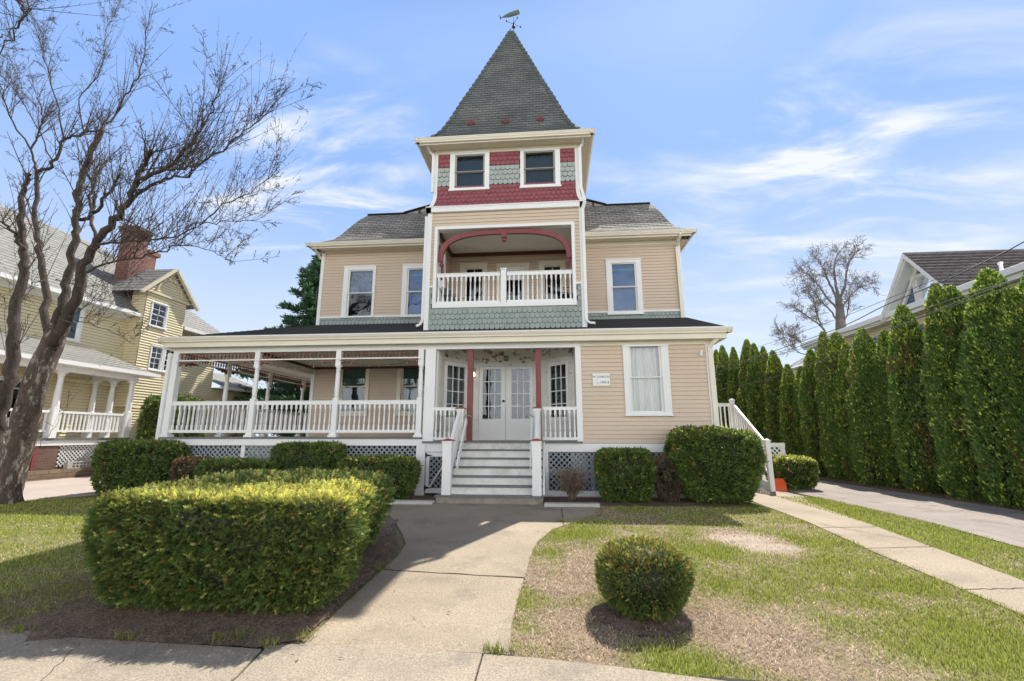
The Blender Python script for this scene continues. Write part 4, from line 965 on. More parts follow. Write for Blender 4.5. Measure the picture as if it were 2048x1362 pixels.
# ---- things fixed to or standing on the house
wv = empty('whale_weathervane', (XC+.09, 13.5, 15.27), 'verdigris whale weathervane on a thin pole at the tip of the tower roof', 'weathervane')
wx, wy = XC+.09, 13.5
mb = MB(); mb.tube([(wx,wy,15.2),(wx,wy,15.92)],[.014,.010],8); mb.lathe([(.01,0),(.05,.03),(.062,.07),(.05,.11),(.02,.14),(.03,.17),(.03,.22),(.01,.25)],(wx,wy,15.45),12); mb.build('pole', M['black'], wv)
mb = MB()
secs = [(-.545,-.10,.016,.010),(-.47,-.085,.03,.02),(-.38,-.05,.055,.04),(-.26,-.012,.085,.06),(-.12,.02,.105,.075),(.02,.055,.115,.08),(.15,.09,.115,.08),(.24,.115,.115,.078),(.31,.13,.112,.072),(.345,.135,.095,.06),(.36,.137,.05,.03)]
b0 = len(mb.v); n = 14
for (x, z, rz, ry) in secs:
    for k in range(n): a = 2*pi*k/n; mb.v.append((wx+x-.02, wy+ry*cos(a), 16.0+z+rz*sin(a)))
for i in range(len(secs)-1):
    for k in range(n): k2 = (k+1) % n; mb.face([b0+i*n+k, b0+i*n+k2, b0+(i+1)*n+k2, b0+(i+1)*n+k])
mb.face([b0+k for k in range(n)][::-1]); mb.face([b0+(len(secs)-1)*n+k for k in range(n)])
for zz in ((-.03,.0),(.03,.0)):
    pass
mb.prism([(wx-.55,wy-.012,15.90),(wx-.58,wy-.012,15.95),(wx-.66,wy-.012,16.05),(wx-.645,wy-.012,15.97),(wx-.61,wy-.012,15.90)], (0,.024,0))
mb.prism([(wx-.55,wy-.012,15.89),(wx-.61,wy-.012,15.905),(wx-.635,wy-.012,15.84),(wx-.60,wy-.012,15.80),(wx-.565,wy-.012,15.84)], (0,.024,0))
mb.prism([(wx+.08,wy-.09,15.95),(wx+.16,wy-.09,15.97),(wx+.04,wy-.13,15.88)], (0,.01,0))
mb.v = [(wx-.03+(x-wx)*.74, wy+(y-wy)*.74, 15.97+(z-15.93)*.80) for x, y, z in mb.v]
mb.build('whale', M['copper'], wv, smooth=False)
mb = MB()
for (dx, dy) in ((.24,.14),(-.24,-.14),(.15,-.24),(-.15,.24)):
    mb.tube([(wx,wy,15.63),(wx+dx,wy+dy,15.63)],.007,5); mb.bar((wx+dx,wy+dy-.002,15.59),(wx+dx,wy+dy,15.68),.035,.008,(0,1,0))
mb.build('compass_arms', M['black'], wv)

pl = empty('house_plaque', (1.2, FY, 2.76), 'small white history plaque with dark lettering on the siding beside the entry', 'plaque')
mb = MB(); mb.box(1.0,1.41,FY-.035,FY-.015,2.61,2.905); mb.build('board', M['white'], pl)
mb = MB(); mb.box(.992,1.418,FY-.032,FY-.014,2.602,2.913); mb.build('rim', M['buff'], pl)
def text(s, size, loc, mat, parent, align='CENTER', name='lettering'):
    cu = bpy.data.curves.new(name, 'FONT'); cu.body = s; cu.size = size; cu.align_x = align; cu.align_y = 'CENTER'; cu.extrude = .001
    o = bpy.data.objects.new(name, cu); COL.objects.link(o)
    bpy.context.view_layer.update(); dg = bpy.context.evaluated_depsgraph_get(); me = bpy.data.meshes.new_from_object(o.evaluated_get(dg))
    bpy.data.objects.remove(o); me.materials.clear(); me.materials.append(mat)
    me.transform(Matrix.Translation(loc) @ Matrix.Rotation(radians(90), 4, 'X'))
    return link(name, me, parent)
M['ink'] = paint('dark_grey_ink', (.09,.10,.11), .6)
text('W. GORDON', .066, (1.205,FY-.037,2.82), M['ink'], pl); text('c. 1890', .075, (1.21,FY-.037,2.685), M['ink'], pl)
mb = MB(); mb.prism([(1.35,FY-.0375,2.66),(1.375,FY-.0375,2.66),(1.375,FY-.0375,2.72),(1.36,FY-.0375,2.73)], (0,.002,0)); mb.build('scroll_mark', M['ink'], pl)
npz = empty('house_number_plate', (-1.24, 12.86, 3.50), 'small black plate with the white number 58 above the double doors', 'number plate')
mb = MB(); mb.box(-1.315,-1.19,12.865,12.895,3.535,3.665); mb.build('plate', M['black'], npz)
text('58', .12, (-1.2525,12.862,3.60), M['lattw'], npz)
ln = empty('wall_lantern', (-2.17, 12.8, 3.05), 'small lit silver wall lantern to the left of the double doors', 'lantern')
mb = MB(); mb.box(-2.21,-2.13,12.86,12.88,3.06,3.34); mb.box(-2.20,-2.14,12.74,12.86,3.27,3.29)
for (dx, dy) in ((-.05,-.05),(.04,-.05),(-.05,.04),(.04,.04)): mb.box(-2.17+dx,-2.16+dx,12.75+dy,12.76+dy,3.05,3.24)
mb.box(-2.225,-2.115,12.695,12.80,3.04,3.055)
mb.hexa([(-2.235,12.685,3.24),(-2.105,12.685,3.24),(-2.105,12.81,3.24),(-2.235,12.81,3.24),(-2.19,12.73,3.30),(-2.15,12.73,3.30),(-2.15,12.77,3.30),(-2.19,12.77,3.30)])
mb.build('frame', paint('pewter', (.40,.40,.38), .4, metallic=.7), ln)
mb = MB(); mb.lathe([(.010,0),(.028,.03),(.032,.06),(.022,.095),(.008,.11)], (-2.17,12.748,3.08), 10); mb.build('bulb', M['bulb'], ln)
# string lights looped along the porch
def strand(p, q, sag, label):
    r = empty('string_lights', ((p[0]+q[0])/2, p[1], (p[2]+q[2])/2), label, 'string lights', 'string lights looped under the porch beam')
    pts = []; n = 24
    for i in range(n+1): f = i/n; pts.append((p[0]+(q[0]-p[0])*f, p[1]+(q[1]-p[1])*f, p[2]+(q[2]-p[2])*f-sag*4*f*(1-f)))
    mb = MB(); mb.tube(pts, .0045, 4); mb.build('cable', M['black'], r)
    nb = 9
    for i in range(nb):
        f = (i+.5)/nb; x,y,z = (p[0]+(q[0]-p[0])*f, p[1]+(q[1]-p[1])*f, p[2]+(q[2]-p[2])*f-sag*4*f*(1-f))
        mb = MB(); mb.lathe([(.008,0),(.012,-.010),(.014,-.025),(.006,-.04)][::-1], (x,y,z), 8); mb.build('bulb', M['bulbs'], r)
strand((-9.7,11.0,3.30),(-7.55,11.0,3.32),.13,'string of small bulbs in the leftmost porch bay'); strand((-7.5,11.0,3.32),(-5.38,11.0,3.32),.20,'string of small bulbs in the middle porch bay'); strand((-5.34,11.0,3.32),(-3.2,11.0,3.32),.16,'string of small bulbs in the porch bay next to the entry')
# balcony chairs seen through the railing
def chair(x, y, rz, mat, label):
    r = empty('balcony_chair', (x, y, 4.86), label, 'chair')
    R = Matrix.Rotation(rz, 3, 'Z'); P = lambda a, b, c: Vector((x, y, 4.86))+R @ Vector((a, b, c))
    mb = MB(); mb.bar(P(-.24,0,.42), P(.24,0,.42), .46, .03); mb.build('seat', mat, r)
    mb = MB(); mb.hexa([P(-.24,.20,.45),P(.24,.20,.45),P(.24,.23,.45),P(-.24,.23,.45),P(-.22,.40,.95),P(.22,.40,.95),P(.22,.43,.95),P(-.22,.43,.95)]); mb.build('backrest', mat, r)
    for s in (-1, 1):
        mb = MB(); mb.tube([P(s*.25,-.22,0),P(s*.25,.26,.62)],.013,6); mb.build('leg', M['black'], r)
        mb = MB(); mb.tube([P(s*.25,.24,0),P(s*.25,-.22,.62),P(s*.25,.28,.64)],.013,6); mb.build('leg', M['black'], r)
chair(.50, 12.55, radians(-70), M['black'], 'black folding chair at the right end of the tower balcony')
chair(-2.75, 12.9, radians(60), M['deck'], 'grey folding chair at the left end of the tower balcony')
# ================================================================ ground
def PG(px, py):
    z = 0.0
    for _ in range(25):
        d = ray(px, py); t = (z-CH)/d[2]; x, y = t*d[0], t*d[1]; z = gz(y)
    return (x, y, z)
def clip_half(poly, yv, keep_above):
    out = []
    for i in range(len(poly)):
        a, b = poly[i], poly[(i+1) % len(poly)]
        ia = (a[1] >= yv) == keep_above or a[1] == yv; ib = (b[1] >= yv) == keep_above or b[1] == yv
        if ia: out.append(a)
        if ia != ib: t = (yv-a[1])/(b[1]-a[1]); out.append((a[0]+(b[0]-a[0])*t, yv))
    return out
def sheet(name, poly, mat, off, kind='structure', side=.0):
    bm_v, bm_f = [], []
    for (lo, hi) in ((None, 3.0), (3.0, 8.3), (8.3, None)):
        p = poly
        if lo is not None: p = clip_half(p, lo, True)
        if hi is not None and len(p) > 2: p = clip_half(p, hi, False)
        q = []
        for c in p:
            if not q or (abs(c[0]-q[-1][0])+abs(c[1]-q[-1][1])) > 1e-5: q.append(c)
        if len(q) > 2:
            b = len(bm_v); bm_v += [(c[0], c[1], gz(c[1])+off) for c in q]; bm_f.append(list(range(b, b+len(q))))
    if side:
        n = len(poly)
        for i in range(n):
            a, c = poly[i], poly[(i+1) % n]; b = len(bm_v)
            bm_v += [(a[0],a[1],gz(a[1])+off-side),(c[0],c[1],gz(c[1])+off-side),(c[0],c[1],gz(c[1])+off),(a[0],a[1],gz(a[1])+off)]; bm_f.append([b,b+1,b+2,b+3])
    me = bpy.data.meshes.new(name); me.from_pydata(bm_v, [], bm_f); me.materials.append(mat)
    import bmesh
    bm = bmesh.new(); bm.from_mesh(me); bmesh.ops.recalc_face_normals(bm, faces=bm.faces)
    for f in bm.faces:
        if abs(f.normal.z) > .5 and f.normal.z < 0: f.normal_flip()
    bmesh.ops.triangulate(bm, faces=[f for f in bm.faces if len(f.verts) > 4]); bm.to_mesh(me); bm.free()
    o = link(name, me)
    if kind: o['kind'] = kind
    return o
def vnoise(x, y, s, seed=0):
    x = np.asarray(x)*s; y = np.asarray(y)*s; xi = np.floor(x).astype(int); yi = np.floor(y).astype(int); fx = x-xi; fy = y-yi
    fx = fx*fx*(3-2*fx); fy = fy*fy*(3-2*fy)
    def hsh(a, b): n = (a*374761393+b*668265263+seed*1274126177) & 0x7fffffff; n = (n ^ (n >> 13))*1274126177 & 0x7fffffff; return ((n ^ (n >> 16)) & 0xffff)/65535.0
    return (hsh(xi,yi)*(1-fx)+hsh(xi+1,yi)*fx)*(1-fy)+(hsh(xi,yi+1)*(1-fx)+hsh(xi+1,yi+1)*fx)*fy
def fbm(x, y, s, o=4, seed=0):
    v = 0; a = .5; t = 0
    for k in range(o): v = v+a*vnoise(x, y, s*2**k, seed+k); t += a; a *= .55
    return v/t
# green patches and bare patches where the photograph has them (x, y, radius, amount)
PATCH = []
for (px, py, r, v) in ((1390,1325,.42,1.2),(1330,1345,.3,.7),(1085,1105,.30,.9),(1042,1215,.16,.8),(1050,1190,.18,.5),(1062,1255,.22,.7),(1150,1075,.5,.7),(1200,1065,.5,.5),
                       (1100,1300,.2,.5),(1400,1095,.55,.8),(1490,1110,.5,.7),(1380,1060,.6,.5),(1560,1180,.5,.5),(1800,1260,.9,.7),(1950,1320,.7,.8),(1700,1150,.7,.7),(1850,1170,.5,.7),(1620,1090,.7,.6),
                       (1990,1290,.5,.6),(1950,1070,.5,.8),(1750,1050,.7,.9),(1850,1090,.5,.8),(1690,1030,.6,.8),
                       (1450,1230,.5,-.7),(1560,1330,.6,-.8),(1110,1165,.5,-.75),(1130,1240,.38,-.8),(1185,1125,.5,-.6),(1080,1290,.25,-.6),(1450,1290,.4,-.5),(1160,1290,.4,-.6),(1480,1130,.25,-.5),(1230,1340,.25,-.4),(1480,1075,.45,-1.6),(1540,1095,.4,-1.3),(1250,1085,.4,-.5),(1700,1330,.5,-.5)):
    g = PG(px, py); PATCH.append((g[0], g[1], r, v))
def green(x, y):
    v = .30+1.0*(fbm(x, y, .7, 4, 3)-.5)+1.15*(fbm(x, y, 3.0, 3, 9)-.5)
    v = v+np.where(x < -3.9, .42, 0)+np.where(x > 4.8, .25, 0)+np.clip((x-1.6)*.13, 0, .30)+np.clip((y-5.5)*.06, 0, .16)
    for (a, b, r, w) in PATCH: v = v+w*.62*np.exp(-(((x-a)/r)**2+((y-b)/r)**2*1.6))
    return np.clip(v, 0, 1)
BARE = [PG(1480,1078), PG(1535,1095)]
GREEN = np.array([.33,.38,.060]); STRAW = np.array([.66,.51,.35]); OLIVE = np.array([.56,.52,.17])
gxs = np.concatenate([np.arange(-16,-4,.12), np.arange(-4,7,.06), np.arange(7,9.6,.12)]); gys = np.concatenate([np.arange(3.2,7,.06), np.arange(7,11.3,.12)])
GX, GY = np.meshgrid(gxs, gys); gv = green(GX, GY)
V = np.stack([GX.ravel(), GY.ravel(), np.interp(GY.ravel(), [3.0,8.3], [-.15,.05])+.004+.012*(fbm(GX.ravel(), GY.ravel(), 2.2, 3, 5)-.5)], 1)
nx, ny = len(gxs), len(gys); idx = np.arange(nx*ny).reshape(ny, nx)
Fq = np.stack([idx[:-1,:-1].ravel(), idx[:-1,1:].ravel(), idx[1:,1:].ravel(), idx[1:,:-1].ravel()], 1)
gcol = (STRAW*.36)[None]*(1-gv.ravel()[:,None])+(GREEN*.45)[None]*gv.ravel()[:,None]
gcol = gcol*(.72+.56*fbm(GX.ravel(), GY.ravel(), 9, 3, 21))[:,None]
bare = np.zeros(nx*ny)
for b in BARE: bare = np.maximum(bare, np.clip(1.5-np.sqrt(((GX.ravel()-b[0])/.42)**2+((GY.ravel()-b[1])/.30)**2)-.9*(fbm(GX.ravel(),GY.ravel(),5,3,4)-.5), 0, 1))
gcol = gcol*(1-.8*bare[:,None])+np.array([.44,.36,.29])[None]*.8*bare[:,None]
M['lawnbase'] = leafmat('lawn_soil_and_thatch', .95, 0)
lw = link('lawn', np_mesh('lawn', V, Fq, M['lawnbase'], gcol)); lw['kind'] = 'structure'
M['farground'] = paint('distant_grass_and_soil', (.14,.15,.06), .95, .3, .3, .3, 8)
sheet('ground', [(-260,-60),(260,-60),(260,300),(-260,300)], M['farground'], -.012)
# paved things
walkL = [(-3.25,9.62),(-2.9,8.4),(-2.5,7.6),(-2.25,7.1),(-2.0,6.5),(-1.93,5.98),(-1.93,5.61),(-1.93,4.52),(-1.91,4.12),(-1.90,3.72)]
walkR = [(-.33,3.69),(-.36,4.16),(-.34,4.84),(-.31,5.52),(-.29,6.02),(-.23,6.72),(-.02,7.46),(.20,7.85),(.43,8.14),(.70,8.7),(.88,9.52)]
wl = [c for c in walkL if c[1] < 5.45]; wl2 = [c for c in walkL if c[1] > 5.45]
sheet('walkway', [(-1.93,5.43)]+wl+[(-.33,3.69),(-.36,4.16),(-.34,4.84),(-.325,5.28)], M['concrete'], .022, side=.06)
sheet('walkway', wl2+[(-1.93,5.455)]+[(-.32,5.305),(-.31,5.52),(-.29,6.02),(-.23,6.72),(-.02,7.46),(.15,7.75),(.155,9.62)], M['concrete'], .020, side=.06)
sheet('walkway', [(.168,7.78),(.43,8.14),(.70,8.7),(.88,9.52),(.9,9.62),(.170,9.62)], M['concrete'], .021, side=.06)
sheet('walkway', [(-2.44,9.62),(-.18,9.62),(-.18,9.85),(-2.44,9.85)], M['concrete'], .022)
sheet('kerb_strip', [(-3.5,9.63),(-2.45,9.63),(-2.45,9.86),(-3.5,9.86)], M['kerb'], .075, side=.07)
sheet('kerb_strip', [(-.17,9.52),(.92,9.56),(.92,9.76),(-.17,9.72)], M['kerb'], .075, side=.07)
sw = [[(-30,1.9),(-4.10,1.9),(-4.065,3.44),(-4.06,3.58),(-4.2,3.74),(-4.5,3.76),(-8,3.80),(-30,3.9)],
      [(-4.085,1.9),(-2.068,1.9),(-2.105,3.25),(-2.165,3.60),(-2.5,3.62),(-3.3,3.64),(-3.75,3.66),(-4.045,3.57)],
      [(-2.055,1.9),(-.515,1.9),(-.53,3.675),(-1.2,3.70),(-1.9,3.715),(-2.15,3.66),(-2.09,3.25)],
      [(-.502,1.9),(1.1,1.9),(1.1,3.44),(.43,3.56),(-.1,3.63),(-.515,3.66)], [(1.12,1.9),(2.7,1.9),(2.7,3.42),(1.12,3.44)], [(2.72,1.9),(30,1.9),(30,3.5),(2.72,3.42)]]
for i, p in enumerate(sw): sheet('sidewalk', p, M['sidewalk'], .028+.004*(i % 2), side=.05)
sheet('road', [(-60,-9),(60,-9),(60,.6),(-60,.6)], paint('street_asphalt', (.06,.06,.062), .9, .2, 1, .2, 60), .01)
sheet('side_path', [(4.0,2.9),(4.80,2.9),(4.86,5.5),(4.95,6.8),(5.05,8.5),(5.35,10.6),(5.75,11.6),(5.85,13.4),(4.3,13.4),(4.25,10.6),(4.15,8.5),(4.05,6.7)], M['concrete'], .018, side=.05)
sheet('driveway', [(6.2,1.9),(9.0,1.9),(8.75,9.7),(8.45,15.7),(8.2,40),(6.0,40),(5.95,13.4),(6.02,11.1),(6.1,7.0)], M['asphaltR'], .014, side=.05)
sheet('neighbour_driveway', [(-16.0,1.9),(-11.4,1.9),(-11.3,9.2),(-10.9,10.5),(-10.4,12),(-10.4,34),(-15.9,34)], M['asphaltL'], .014, side=.05)
fe = [(x, 3.60+.09*float(fbm(x, 0., 2.3, 4, 77))-(.05 if x < -3.95 else 0)) for x in np.arange(-4.6, -2.15, .07)]
sheet('mulch_bed', fe+[(-2.08,3.72),(-1.96,3.80),(-1.97,5.6),(-2.05,6.4),(-2.35,7.0),(-2.6,8),(-4.3,8),(-4.45,5)], M['mulch'], .026)
sheet('mulch_bed', [(-10.0,9.9),(-2.46,9.88),(-2.46,11.2),(-10,11.2)], M['mulch'], .016)
sheet('mulch_bed', [(-.16,9.77),(.95,9.77),(2.2,9.95),(4.1,10.2),(4.15,11.2),(-.16,11.2)], M['mulch'], .016)
sheet('mulch_bed', [(8.75,3),(10.6,3),(10.6,34),(8.45,34),(8.7,10)], M['mulch'], .010)
sheet('bush_shadow_patch', [(.76+.42*cos(a)*(1+.12*sin(3*a)), 4.42+.36*sin(a)) for a in np.linspace(0, 2*pi, 24, endpoint=False)], M['mulch'], .019)  # dark disc laid under the bush in place of its cast shadow
# path cracks as dark thin strips of grit lying in the joint
def crack(pts, w, mat):
    mb = MB()
    for (a, b) in zip(pts, pts[1:]):
        d = Vector((b[0]-a[0], b[1]-a[1], 0)).normalized(); n = Vector((-d.y, d.x, 0))*w/2
        A = Vector((a[0],a[1],gz(a[1])+a[2])); B = Vector((b[0],b[1],gz(b[1])+b[2])); mb.poly([A-n, B-n, B+n, A+n])
    o = mb.build('joint_grit', mat); o['kind'] = 'structure'
grit = paint('dark_joint_grit', (.05,.045,.035), .95)
def wob(p, q, z, n=12, a=.012):
    return [(p[0]+(q[0]-p[0])*i/n+random.uniform(-a,a), p[1]+(q[1]-p[1])*i/n+random.uniform(-a,a), z) for i in range(n+1)]
crack(wob((-1.93,5.445),(-.32,5.295),.0245), .022, grit)
for (a, b) in (((4.12,7.9),(5.0,8.0)),((4.06,6.75),(4.98,6.9)),((4.02,5.3),(4.86,5.4))): crack(wob(a, b, .0205), .014, grit)
crack(wob((4.2,8.2),(4.9,7.2),.0205,16,.03), .008, grit)
for (a, b) in (((6.5,11.5),(7.9,10.7)),((6.9,9.6),(8.4,9.9)),((7.2,8.2),(8.6,8.0))): crack(wob(a, b, .0165, 18, .04), .012, grit)
sheet('joint_filler', [(-30,1.9),(2.7,1.9),(2.7,3.4),(-.3,3.62),(-.3,3.76),(-1.95,3.78),(-30,3.7)], grit, .0135)

# ---- grass blades
def in_poly(x, y, P):
    c = np.zeros(len(x), dtype=bool); n = len(P); j = n-1
    for i in range(n):
        xi, yi = P[i]; xj, yj = P[j]
        m = ((yi > y) != (yj > y)) & (x < (xj-xi)*(y-yi)/(yj-yi+1e-12)+xi); c ^= m; j = i
    return c
WALK = walkL+walkR
def blades(name, P, cols, hgt, wid, lay, label_kind='stuff', mat='blade'):
    n = len(P); a = RNG.uniform(0, 2*pi, n); ca, sa = np.cos(a), np.sin(a)
    lean = lay
    tip = P+np.stack([ca*lean*hgt, sa*lean*hgt, hgt*np.sqrt(np.clip(1-lean**2, .02, 1))], 1)
    mid = P+(tip-P)*.5+np.stack([np.zeros(n), np.zeros(n), hgt*.10], 1)
    b = RNG.uniform(0, 2*pi, n); w = np.stack([np.cos(b), np.sin(b), np.zeros(n)], 1)*wid[:,None]*.5
    V = np.stack([P-w, P+w, mid+w*.8, mid-w*.8, tip-w*.15, tip+w*.15], 1).reshape(-1, 3)
    i = np.arange(n)*6; F = np.concatenate([np.stack([i,i+1,i+2,i+3],1), np.stack([i+3,i+2,i+5,i+4],1)])
    C = np.repeat(cols, 6, 0); C = C*np.tile(np.array([.7,.7,1,1,1.1,1.1]), n)[:,None]
    return link(name, np_mesh(name, V, F, M[mat], C))
def lawn_pts(x0, x1, y0, y1, dens):
    n = int((x1-x0)*(y1-y0)*dens); x = RNG.uniform(x0, x1, n); y = RNG.uniform(y0, y1, n)
    j = .05*(fbm(x, y, 6, 2, 31)-.5)*2
    bad = in_poly(x-.03+j*.8, y+j*.6, WALK) & in_poly(x+.02, y, WALK) & (RNG.random(n) < .996)
    bad |= (x > 4.02+.02*(y-3)+j) & (x < 4.86+.06*(y-4.5)*.6+j)
    bad |= (y < 3.70+j*1.5) & (x < -1.9); bad |= (y < 3.50+j*2) & (x > -.4); bad |= (x > -2.0) & (x < -.355) & (y < 5)
    bad |= in_poly(x, y, [(-4.4,3.6),(-1.9,3.7),(-1.9,7.2),(-2.6,8),(-4.2,8),(-4.3,5)])
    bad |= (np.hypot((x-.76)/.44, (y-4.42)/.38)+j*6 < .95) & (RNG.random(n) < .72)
    bad |= (x > 6.08) | (x < -11.35); bad |= (y > 9.75+j) & (x > -3.6) & (x < 4.3); bad |= (y > 9.9) & (x > -10.2) & (x < 4.3)
    for b in BARE: bad |= (np.hypot((x-b[0])/.42, (y-b[1])/.30) < 1.0) & (RNG.random(n) < .75)
    x, y = x[~bad], y[~bad]; return x, y
def grass(name, regs):
    X, Y, D = [], [], []
    for r in regs:
        x, y = lawn_pts(*r); X.append(x); Y.append(y); D.append(np.full(len(x), r[4]))
    x = np.concatenate(X); y = np.concatenate(Y); n = len(x); g = green(x, y)
    isg = RNG.random(n) < np.clip(g*1.05-.02, 0, 1); t = RNG.random((n, 1))
    cols = np.where(isg[:,None], GREEN*(1-t*.5)+OLIVE*t*.55, STRAW*(.75+.5*t))
    cols = cols*(.45+1.0*RNG.random((n,1)))
    far = np.clip((y-4)/6, 0, 1)
    h = np.where(isg, RNG.uniform(.018,.045,n)*(.7+g*.6), RNG.uniform(.022,.055,n)); lay = np.where(isg, RNG.uniform(.1,.75,n), RNG.uniform(.75,.985,n))
    w = np.where(isg, RNG.uniform(.0035,.007,n), RNG.uniform(.003,.007,n))*(1+far*1.0)
    P = np.stack([x, y, np.interp(y, [3.0,8.3], [-.15,.05])+.003], 1)
    o = blades(name, P, cols, h, w, lay); o['kind'] = 'stuff'; return o
grass('grass', [(-.5,4.2,3.4,5.6,5200),(-.4,4.2,5.6,7.5,3400),(-.4,4.3,7.5,10,1900),(-8,-3.8,3.5,6,2600),(-11.4,-3.6,6,9.9,1300),(-11.4,-8,3.5,6,700),(4.8,6.2,3.5,7,2600),(4.8,6.2,7,11.5,1600)])
# dry needles and litter on the mulch
def litter(name, poly, n, col, L0, L1):
    xs = [p[0] for p in poly]; ys = [p[1] for p in poly]; x = RNG.uniform(min(xs), max(xs), n*2); y = RNG.uniform(min(ys), max(ys), n*2); k = in_poly(x, y, poly); x, y = x[k][:n], y[k][:n]; m = len(x)
    P = np.stack([x, y, np.interp(y, [3.0,8.3], [-.15,.05])+.030+RNG.uniform(0,.02,m)], 1); t = RNG.random((m, 1))
    o = blades(name, P, np.array(col)*(.4+1.2*t), RNG.uniform(L0,L1,m), np.full(m,.004), RNG.uniform(.93,.995,m)); o['kind'] = 'stuff'
litter('dry_needles', [(-5.0,3.66),(-4.2,3.66),(-3.9,3.54),(-2.15,3.58),(-1.86,3.70),(-1.9,5.6),(-2.3,7.2),(-5.0,7.0),(-5.3,4.2)], 20000, (.34,.23,.145), .03, .10)
litter('dry_needles', [(-.16,9.8),(.95,9.8),(2.2,9.95),(4.1,10.2),(4.15,11.0),(-.16,11.0)], 5000, (.16,.10,.06), .03, .08)
litter('dry_needles', [(8.5,5),(9.6,5),(9.4,18),(8.35,18)], 9000, (.26,.15,.09), .04, .10)

# ================================================================ plants
def nrm(a): return a/np.maximum(np.linalg.norm(a, axis=1, keepdims=True), 1e-9)
def tuft_mesh(P, Nn, size, cols, nb=4, spread=.8, upb=.2, w=.22, core=None):
    n = len(P); Vs, Cs = [], []
    for j in range(nb):
        d = nrm(Nn+RNG.normal(0, spread, (n, 3))+np.array([0,0,upb])); L = (size*RNG.uniform(.6,1.25,n))[:,None]
        s = nrm(np.cross(d, RNG.normal(0, 1, (n, 3)))); ww = L*w
        b = P+RNG.normal(0, .25, (n, 3))*size[:,None]
        Vs.append(np.stack([b, b+d*L*.45+s*ww, b+d*L, b+d*L*.45-s*ww], 1)); c = cols*(RNG.uniform(.7,1.3,(n,1))); Cs.append(np.repeat(c[:,None,:], 4, 1))
    V = np.concatenate(Vs).reshape(-1, 3); C = np.concatenate(Cs).reshape(-1, 3)
    F = np.arange(len(V)).reshape(-1, 4)
    if core is not None:
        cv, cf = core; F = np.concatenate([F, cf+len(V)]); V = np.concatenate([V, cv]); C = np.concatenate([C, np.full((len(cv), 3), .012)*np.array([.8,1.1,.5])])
    return V, F, C
def spray_mesh(P, Nn, size, cols, npair=6, core=None, flat=.6):
    n = len(P); d = nrm(Nn*.75+RNG.normal(0, .45, (n, 3))+np.array([0,0,.15])); s0 = nrm(np.cross(d, RNG.normal(0, 1, (n, 3)))); L = (size*RNG.uniform(.65,1.3,n))[:,None]
    up_ = np.cross(s0, d); Vs, Cs = [], []
    for j in range(npair):
        f = (j+.6)/npair; c0 = P+d*L*f-up_*L*.12*f*f
        for sg in (-1, 1):
            nl = L*.34*(1-.45*f)*RNG.uniform(.8,1.2,(n,1)); nd = nrm(d*.75+s0*sg*.9+up_*RNG.normal(.1,.35,(n,1)))
            w_ = nrm(np.cross(nd, up_))*L*.055
            Vs.append(np.stack([c0, c0+nd*nl*.45+w_, c0+nd*nl, c0+nd*nl*.45-w_], 1)); Cs.append(np.repeat((cols*(.62+.62*f)*RNG.uniform(.8,1.2,(n,1)))[:,None,:], 4, 1))
    w_ = s0*L*.035; Vs.append(np.stack([P-w_, P+w_, P+d*L-up_*L*.12+w_*.5, P+d*L-up_*L*.12-w_*.5], 1)); Cs.append(np.repeat((cols*.6)[:,None,:], 4, 1))
    V = np.concatenate(Vs).reshape(-1, 3); C = np.concatenate(Cs).reshape(-1, 3); F = np.arange(len(V)).reshape(-1, 4)
    if core is not None:
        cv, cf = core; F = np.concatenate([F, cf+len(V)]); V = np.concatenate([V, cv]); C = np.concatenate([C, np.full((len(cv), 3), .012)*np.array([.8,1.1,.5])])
    return V, F, C
def sph_grid(nu, nv):
    u = np.linspace(0, 2*pi, nu, endpoint=False); v = np.linspace(-pi/2, pi/2, nv)
    U, Vv = np.meshgrid(u, v); D = np.stack([np.cos(Vv)*np.cos(U), np.cos(Vv)*np.sin(U), np.sin(Vv)], -1).reshape(-1, 3)
    i = np.arange(nu*nv).reshape(nv, nu); F = np.stack([i[:-1].ravel(), np.roll(i, -1, 1)[:-1].ravel(), np.roll(i, -1, 1)[1:].ravel(), i[1:].ravel()], 1)
    return D, F
def superell(D, h, n):
    D = D/np.array(h); r = (np.abs(D[:,0])**n+np.abs(D[:,1])**n+np.abs(D[:,2])**n)**(-1/n); return D*r[:,None]*np.array(h)
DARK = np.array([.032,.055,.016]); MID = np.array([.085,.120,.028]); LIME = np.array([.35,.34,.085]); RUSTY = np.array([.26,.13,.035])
def clump3(P, s, seed): return (fbm(P[:,0]+P[:,2]*.7, P[:,1]+P[:,2]*1.3, s, 3, seed))
